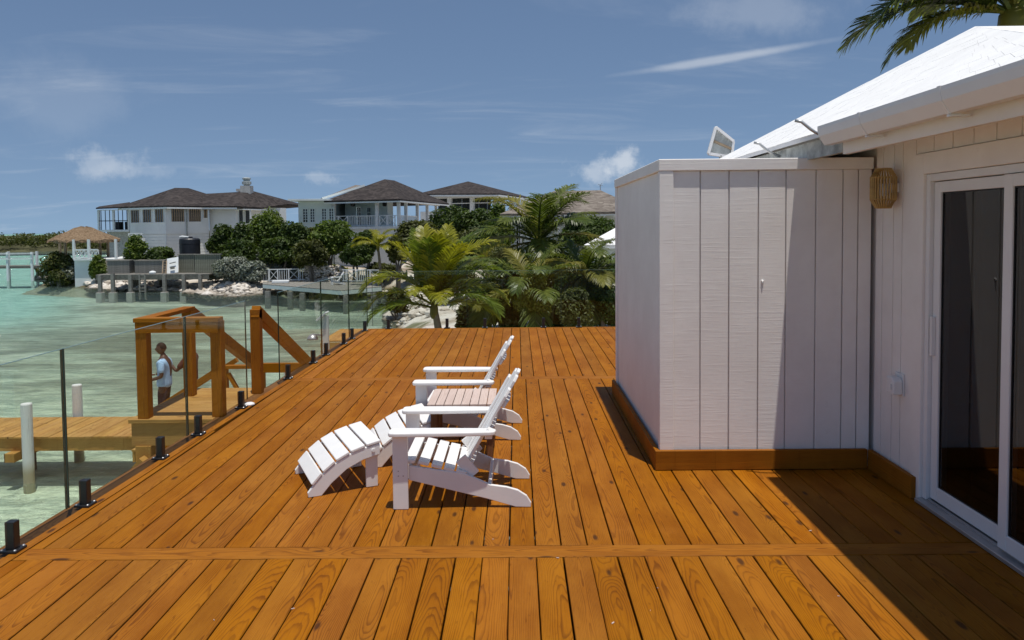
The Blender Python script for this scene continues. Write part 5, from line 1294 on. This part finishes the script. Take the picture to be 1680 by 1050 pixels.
# --- low white deck with criss-cross railing on the water
ZD = -2.42
wk = empty('white_deck', PX(530, 53, ZD), 'low white painted deck on short piles with criss-cross railing over the cove', 'deck')
a0 = G(431, 466, ZD); a1 = G(560, 476.5, ZD); a2 = G(626, 470, ZD); a3 = G(626, 463.5, ZD); a4 = G(500, 460.5, ZD); a5 = G(431, 462.0, ZD)
n = 8
b = MB(); wall_poly(b, [a0, a1, a2, a3, a5], ZD-.30, ZD-.045); b.build('frame', MINT, wk)
dkp = [a0, a1, a2, a3, a5]
for i in range(18):
    f, g_ = i/18, (i+1)/18-.004
    MB().add([tuple(a0.lerp(a1, f)+Vector((0, 0, -.04))), tuple(a0.lerp(a1, g_)+Vector((0, 0, -.04))), tuple(a5.lerp(a3, g_)+Vector((0, 0, -.04))), tuple(a5.lerp(a3, f)+Vector((0, 0, -.04))),
              tuple(a0.lerp(a1, f)), tuple(a0.lerp(a1, g_)), tuple(a5.lerp(a3, g_)), tuple(a5.lerp(a3, f))], [(0,3,2,1),(4,5,6,7),(0,1,5,4),(1,2,6,5),(2,3,7,6),(3,0,4,7)]).build('plank', GREYW, wk)
MB().add([tuple(q+Vector((0, 0, z))) for z in (-.04, .0) for q in (a1+(a2-a1)*.01, a2, a3)], [(2, 1, 0), (3, 4, 5), (0, 1, 4, 3), (1, 2, 5, 4), (2, 0, 3, 5)]).build('plank', GREYW, wk)
FW1 = facade(a5, a4)
zr = ZD+.95
L5 = FW1.L; xrail(wk, FW1, 0, L5, ZD, zr, 0, WHITEFAR, xs=((L5*.16, L5*.36), (L5*.62, L5*.86)), step=.17)
q0 = G(562, 462.5, ZD); FW2 = facade(q0, a3); xrail(wk, FW2, 0, FW2.L, ZD, zr, 0, WHITEFAR, xs=((FW2.L*.12, FW2.L*.38), (FW2.L*.72, FW2.L*.96)), step=.17)
for px, py in ((437, 471), (474, 472), (494, 474), (566, 478), (612, 474)):
    q = G(px, py, ZD); MB().box((q.x-.16, q.y+.1, ZW-.9), (q.x+.16, q.y+.42, ZD-.301)).build('pile', GREYW, wk)
for px, py, rot, nm in ((551, 468, 0, 'white chair beside the stone wall on the low white deck'),):
    q = G(px, py, ZD); c2 = copy_tree(ch1); c2.location = (q.x-.4, q.y+.3, ZD+.001); c2.rotation_euler.z = R(20); c2.scale = (1.15,)*3; tag(c2, nm, 'chair', 'white adirondack chairs')
q = G(462, 464.5, ZD); tag(MB().bar((q.x-.7, q.y, ZD+.10), (q.x+.5, q.y+.2, ZD+.10), .5, .18).build('folded_lounger', WHITEFAR, bevel=.03), 'white folded lounger lying on the low white deck', 'lounger')

# ------------------------------------------------------------------ rocks
def ico():
    bm = bmesh.new(); bmesh.ops.create_icosphere(bm, subdivisions=1, radius=1); v = np.array([tuple(x.co) for x in bm.verts]); f = [tuple(w_.index for w_ in q.verts) for q in bm.faces]; bm.free(); return v, f
IV, IF = ico()
def rocks(name, label, pts, seed, parent=None, kind='stuff', cat='rocks'):
    rs = np.random.RandomState(seed); V = []; Fs = []
    for (x, y, z, s) in pts:
        v = IV*(1+rs.uniform(-.28, .28, (len(IV), 1)))*np.array([s*rs.uniform(.8, 1.5), s*rs.uniform(.7, 1.2), s*rs.uniform(.5, .8)])
        a = rs.rand()*6.28; v = v@np.array([[math.cos(a), -math.sin(a), 0], [math.sin(a), math.cos(a), 0], [0, 0, 1]])
        n0 = len(V)*len(IV); V.append(v+np.array([x, y, z])); Fs += [tuple(i+n0 for i in f) for f in IF]
    me = bpy.data.meshes.new(name); me.from_pydata(np.concatenate(V).tolist(), [], Fs); me.update()
    o = link_mesh(name, me, ROCK, parent); return tag(o, label, cat, kind=kind)
rs = random.Random(21)
def bank(pxa, pxb, n, ya, yb, s0, s1):
    o = []
    for i in range(n):
        px = rs.uniform(pxa, pxb); f = rs.random(); Y = ya(px)+(yb(px)-ya(px))*f; q = PX(px, Y, 0); o.append((q.x, Y, max(LZ(q.x, Y), ZW-.1)+rs.uniform(-.05, .12), rs.uniform(s0, s1)))
    return o
def shoreY(px):
    Y = 75
    while Y > 15:
        q = PX(px, Y, 0)
        if sdist(np.array([q.x]), np.array([Y]))[0] < -.2: return Y
        Y -= .25
    return 40
_sy = {p: shoreY(p) for p in range(50, 680, 4)}
SY = lambda px: _sy[min(_sy, key=lambda k_: abs(k_-px))]
rocks('shore_rocks', 'pale boulders piled along the point below the thatched gazebo', bank(58, 158, 260, lambda p: SY(p)-.6, lambda p: SY(p)+4.0, .18, .46), 1)
rocks('shore_rocks', 'dark and pale boulders under the grey dock', bank(158, 345, 260, lambda p: SY(p)-1.0, lambda p: SY(p)+3.0, .2, .55), 2)
rocks('shore_rocks', 'white broken limestone bank beside the olive board screen', bank(335, 440, 420, lambda p: SY(p)-.8, lambda p: SY(p)+4.2, .14, .34), 3)
rocks('shore_rocks', 'white limestone boulders behind the low white deck', bank(440, 640, 420, lambda p: SY(p)-.5, lambda p: SY(p)+3.5, .16, .38), 4)
rocks('shore_rocks', 'loose pale rocks on the sandy slope behind the yellow palm', bank(640, 1010, 460, lambda p: 36, lambda p: 52, .10, .34), 5)
sw = []
for i in range(330):
    f = rs.random(); h = rs.random(); q = G(497, 461, ZD).lerp(G(562, 461.5, ZD), f); sw.append((q.x, q.y+.55+rs.uniform(-.08, .08), ZD-.2+h*1.35, rs.uniform(.09, .15)))
stw = rocks('stone_wall', 'dry stone wall of pale rubble behind the low white deck', sw, 6, kind='', cat='wall')

# ------------------------------------------------------------------ trees and shrubs across the cove
def at(px, Y): q = PX(px, Y, 0); return Vector((q.x, Y, LZ(q.x, Y)-.05))
def tree(px, py0, py1, Y, wpx, mt, seed, label, name='sea_grape_tree', cat='tree', n=4200, size=.13, trunk=.3, group=None, stems=3, nc=26, base=None):
    """px centre column, py0 crown top, py1 lowest leaf row at depth Y"""
    q = P(px, py0, Y); bz = at(px, Y); h = q.z-bz.z; k = Y/1250
    lowz = P(px, py1, Y).z; tr = max(.02, min(.8, (lowz-bz.z)/h))
    py1 += 6; lowz = P(px, py1, Y).z; tr = max(.02, min(.8, (lowz-bz.z)/h)); wpx *= 1.10
    return bushy(name, label, cat, bz, wpx*k, wpx*k*.8, h, mt, seed, int(n*1.45), size, tr, group, int(nc*1.3), stems)
tree(365, 368, 412, 66, 44, LEAF_DK, 101, 'dark rounded bush-tree beside the black water tank')
tree(398, 360, 412, 64, 34, LEAF_DK, 102, 'dark narrow tree in front of the house wall below the chimney', n=3600)
tree(436, 343, 415, 66, 66, LEAF_MD, 103, 'tall bright green tree in the gap between the octagonal and porch houses', n=7500, nc=36)
tree(485, 362, 412, 62, 50, LEAF_DK, 104, 'dark spreading tree below the flat roofed end of the porch house', n=5200)
tree(545, 362, 408, 60, 74, LEAF_MD, 105, 'broad green tree with a forked grey trunk before the porch steps', n=8000, nc=40, trunk=.35)
tree(598, 376, 412, 61, 42, LEAF_DK, 106, 'dark green tree leaning under the porch corner', n=4500)
tree(520, 372, 415, 63.5, 44, LEAF_OL, 125, 'olive tree tucked behind the broad green tree', n=3600)
tree(682, 362, 400, 58, 76, LEAF_OL, 107, 'olive flat-topped tree beneath the porch columns', n=6500, nc=34)
tree(735, 334, 384, 66, 70, LEAF_DK, 108, 'dark tree hiding the foot of the pavilion', n=5200)
tree(778, 338, 392, 62, 68, LEAF_DK, 109, 'dense dark tree above the ribbed dome', n=5600)
tree(816, 333, 380, 64, 34, LEAF_MD, 110, 'bright green tree at the pavilion corner column', n=3200)
tree(775, 372, 424, 52, 66, LEAF_OL, 111, 'scrubby olive tree with bare twigs above the sandy slope', n=4200)
tree(652, 380, 420, 56, 34, LEAF_OL, 126, 'small olive bush at the lower wall of the porch house', n=2200)
tree(222, 384, 424, 61.5, 38, LEAF_MD, 112, 'leafy shrub with pale new growth behind the grey sheds', n=2600, size=.12, trunk=.1)
tree(262, 404, 426, 61.6, 52, LEAF_DK, 113, 'low dark hedge along the shed roofs', n=2200, name='shrub', cat='shrub')
tree(92, 414, 462, 66, 62, LEAF_OL, 114, 'grey-olive shrub spilling over the rocky point', n=3600, name='shrub', cat='shrub')
tree(158, 418, 448, 64.6, 26, LEAF_MD, 115, 'green creeper bush beside the gazebo base', n=1600, name='shrub', cat='shrub')
tree(118, 428, 452, 66, 36, LEAF_SV, 116, 'silver shrub below the lattice railing of the gazebo', n=1600, name='shrub', cat='shrub')
tree(385, 420, 455, 58.5, 66, LEAF_SV, 117, 'silver-leaved shrub on the bank above the white limestone', n=4200, name='shrub', cat='shrub', size=.11)
tree(425, 410, 448, 62, 46, LEAF_SV, 118, 'silver-leaved shrub with bare grey stems behind the deck railing', n=2600, name='shrub', cat='shrub', size=.11)
tree(472, 412, 445, 62.5, 62, LEAF_SV, 119, 'silver-leaved shrub under the dark spreading tree', n=3000, name='shrub', cat='shrub', size=.11)
tree(536, 434, 440, 62, 62, LEAF_YL, 120, 'low yellow-green ground cover above the dry stone wall', n=2200, name='ground_cover_plant', cat='plant')
tree(628, 430, 444, 61, 60, LEAF_OL, 121, 'low olive ground cover on the sand behind the low white deck', n=1600, name='ground_cover_plant', cat='plant')
tree(968, 352, 400, 43, 90, LEAF_DK, 122, 'dark hedge tree before the house with rafter tails', n=5200, size=.10)
tree(820, 352, 402, 47, 50, LEAF_MD, 128, 'mid green tree against the left hip of the shingled roof', n=3600, size=.10)
tree(873, 448, 512, 22.5, 62, LEAF_YL, 123, 'golden leafed bush among the palm fronds behind the glass', n=3600, size=.045, name='shrub', cat='shrub')
tree(990, 440, 525, 24, 60, LEAF_DK, 124, 'dark leafy shrub against the enclosure side beyond the deck', n=4200, size=.06, name='shrub', cat='shrub')
tree(800, 455, 520, 30, 56, LEAF_OL, 129, 'dry olive scrub between the two palms', n=3000, size=.06, name='shrub', cat='shrub')
tree(940, 470, 530, 21, 60, LEAF_OL, 130, 'olive shrub low behind the glass at the deck end', n=3000, size=.05, name='shrub', cat='shrub')
tree(750, 425, 470, 40, 66, LEAF_OL, 131, 'scrub patch on the pale rocky slope', n=2600, size=.07, name='shrub', cat='shrub')
tree(832, 400, 450, 36, 64, LEAF_OL, 132, 'dry scrub beside the dark palm crown', n=2600, size=.07, name='shrub', cat='shrub')
for i, (px, p0, p1, Y, w_, mt, lab) in enumerate((
    (390, 392, 425, 61.5, 60, LEAF_DK, 'dark understory bush between the water tank and the tall bright tree'), (455, 385, 425, 61, 60, LEAF_DK, 'dark understory bush below the tall bright tree'),
    (508, 392, 428, 58.5, 50, LEAF_OL, 'olive understory bush left of the forked trunk'), (580, 398, 426, 58, 44, LEAF_DK, 'dark low bush right of the forked trunk'),
    (700, 384, 425, 52, 62, LEAF_OL, 'olive bush rising behind the yellow palm fronds'), (760, 392, 432, 48, 60, LEAF_DK, 'dark bush on the slope behind the yellow palm'),
    (800, 372, 420, 46, 56, LEAF_DK, 'dark bush left of the tall palm crown'), (850, 410, 470, 33, 64, LEAF_DK, 'dark bush filling under the tall palm crown'),
    (925, 402, 470, 33, 70, LEAF_DK, 'dark bush between the tall palm and the white hut'), (905, 480, 530, 26, 60, LEAF_DK, 'dark bush low among the palm stems'),
    (845, 490, 535, 24, 56, LEAF_OL, 'olive bush at the foot of the gold tinted palm'), (770, 492, 535, 27, 54, LEAF_OL, 'olive bush right of the yellow palm stem'),
    (352, 432, 452, 60.6, 36, LEAF_SV, 'low silver shrub beside the olive board screen'), (412, 428, 452, 58.2, 44, LEAF_SV, 'wide silver shrub above the limestone bank by the white deck corner'), (448, 426, 450, 61.5, 50, LEAF_SV, 'silver shrub behind the criss-cross rail of the white deck'), (500, 428, 446, 61.5, 40, LEAF_SV, 'small silver shrub at the end of the criss-cross rail'),
    (650, 470, 505, 40, 40, LEAF_OL, 'small olive bush on the rocks beside the white deck'), (985, 415, 455, 34, 50, LEAF_DK, 'dark shrub below the white hut eave'))):
    tree(px, p0, p1, Y, w_, mt, 300+i, lab, n=3200, size=.13 if Y > 45 else .075, name='bush', cat='bush')
# mangrove scrub of the far island
cl = []; rs = random.Random(9)
for i in range(620):
    x = -185+i*.29; y = 166+rs.uniform(0, 22); cl.append((Vector((x, y+4*math.sin(x*.05), ZW+.9+(y-166)*.07+rs.uniform(0, 1.0)+.4*math.sin(x*.15))), (rs.uniform(1.2, 2.6), 1.5, rs.uniform(.7, 1.2))))
tag(leaf_cloud('far_scrub', LEAF_OL, None, cl, 30000, .34, 77), 'low green scrub covering the far island', 'scrub', kind='stuff')

# dense scrub on the ground behind the enclosure and the house
cl = []; rs = random.Random(19)
for i in range(150):
    x = rs.uniform(7, 34); y = rs.uniform(24, 62)
    if x/y < .20 or (x < 22 and 45 < y): continue
    cl.append((Vector((x, y, LZ(x, y)+rs.uniform(.4, 1.5))), (rs.uniform(.9, 1.7), rs.uniform(.9, 1.7), rs.uniform(.6, 1.1))))
tag(leaf_cloud('green_scrub', LEAF_DK, None, cl, 26000, .11, 78), 'dense dark scrub covering the ground beyond the enclosure', 'scrub', kind='stuff')

# ------------------------------------------------------------------ palms
FROND_YG = leafm('lime_frond', (.12, .17, .022), (.22, .26, .035), .4, .38)
yc = P(712, 503, 20)
spec = [(178, 55, 1.5, 1.05), (172, 35, 1.3, .95), (186, 20, 1.1, .9), (165, 78, .55, .85), (120, 82, .45, 1.0), (95, 85, .4, 1.05), (80, 80, .5, 1.0), (60, 84, .45, 1.05), (30, 76, .55, 1.05), (8, 68, .8, 1.1), (-5, 55, 1.1, 1.05), (5, 40, 1.3, 1.0), (-20, 30, 1.2, .95),
        (200, 74, .6, .95), (235, 78, .5, .85), (262, 80, .5, .9), (285, 82, .45, .95), (310, 72, .6, .95), (130, 65, .7, 1.0), (50, 62, .8, 1.05), (150, 50, 1.1, 1.0), (0, 15, .9, .85), (255, 45, 1.0, .7), (285, 40, 1.1, .7)]
palm('yellow-green young coconut palm standing just beyond the deck end', (yc.x, 20, LZ(yc.x, 20)), yc, 2.2, [FROND_Y, FROND_Y, FROND_Y, FROND_YG], 1, spec, trunk_r=.09, sagf=.7)
pc = P(884, 398, 27)
palm('tall dark green palm in front of the shingled roof', (pc.x+.2, 27, LZ(pc.x, 27)), pc, 2.75, [FROND_G, FROND_G, FROND_O], 2, rosette(5, 22, -25, 82), trunk_r=.12)
pc = P(872, 478, 23.5); palm('low bushy palm with gold tinted fronds under the tall dark palm', (pc.x, 23.5, LZ(pc.x, 23.5)), pc, 2.0, [FROND_G, FROND_G, FROND_O], 3, rosette(6, 18, -20, 75), trunk_r=.1)
pc = P(960, 452, 25); palm('dark palm with drooping fronds beside the white roofed hut', (pc.x, 25, LZ(pc.x, 25)), pc, 2.2, [FROND_G, FROND_G, FROND_O], 4, rosette(8, 18, -30, 75), trunk_r=.1)
pc = P(815, 470, 24.5); palm('shadowy green palm between the yellow palm and the tall palm', (pc.x, 24.5, LZ(pc.x, 24.5)), pc, 1.9, [FROND_G], 5, rosette(9, 16, -25, 70), trunk_r=.1)
pc = P(620, 405, 54); palm('tiny yellow palm at the foot of the porch house wall', (pc.x, 54, LZ(pc.x, 54)), pc, 1.9, [FROND_Y], 6, rosette(10, 11, 10, 75), trunk_r=.09)
pc = P(796, 428, 42); palm('thin brownish palm on the sandy slope', (pc.x, 42, LZ(pc.x, 42)), pc, 1.8, [FROND_O], 7, rosette(12, 12, -10, 75), trunk_r=.07)
pc = P(1662, 22, 12.5)
spec = [(178, 45, .95, 1.02), (186, 30, 1.0, .82), (172, 12, .8, .62), (165, 60, .9, .95), (195, 70, .8, .9), (150, 25, 1.0, .9), (210, 40, .9, .85), (240, 50, 1, .9), (120, 60, 1, .9), (90, 45, 1, 1), (60, 60, 1, 1), (20, 40, 1, 1), (-20, 50, 1, 1), (-60, 45, 1, 1), (300, 30, 1, 1), (270, 70, .8, .9), (0, 75, .8, 1), (180, 82, .7, .9), (183, 20, .8, .75), (190, 8, .9, .7), (176, 62, .85, .92), (160, 8, 1.0, .7)]
palm('tall coconut palm leaning over behind the white hip roof', (pc.x+.3, 12.5, LZ(pc.x, 12.5)), pc, 3.0, [FROND_O, FROND_G, FROND_G], 8, spec, trunk_r=.17)
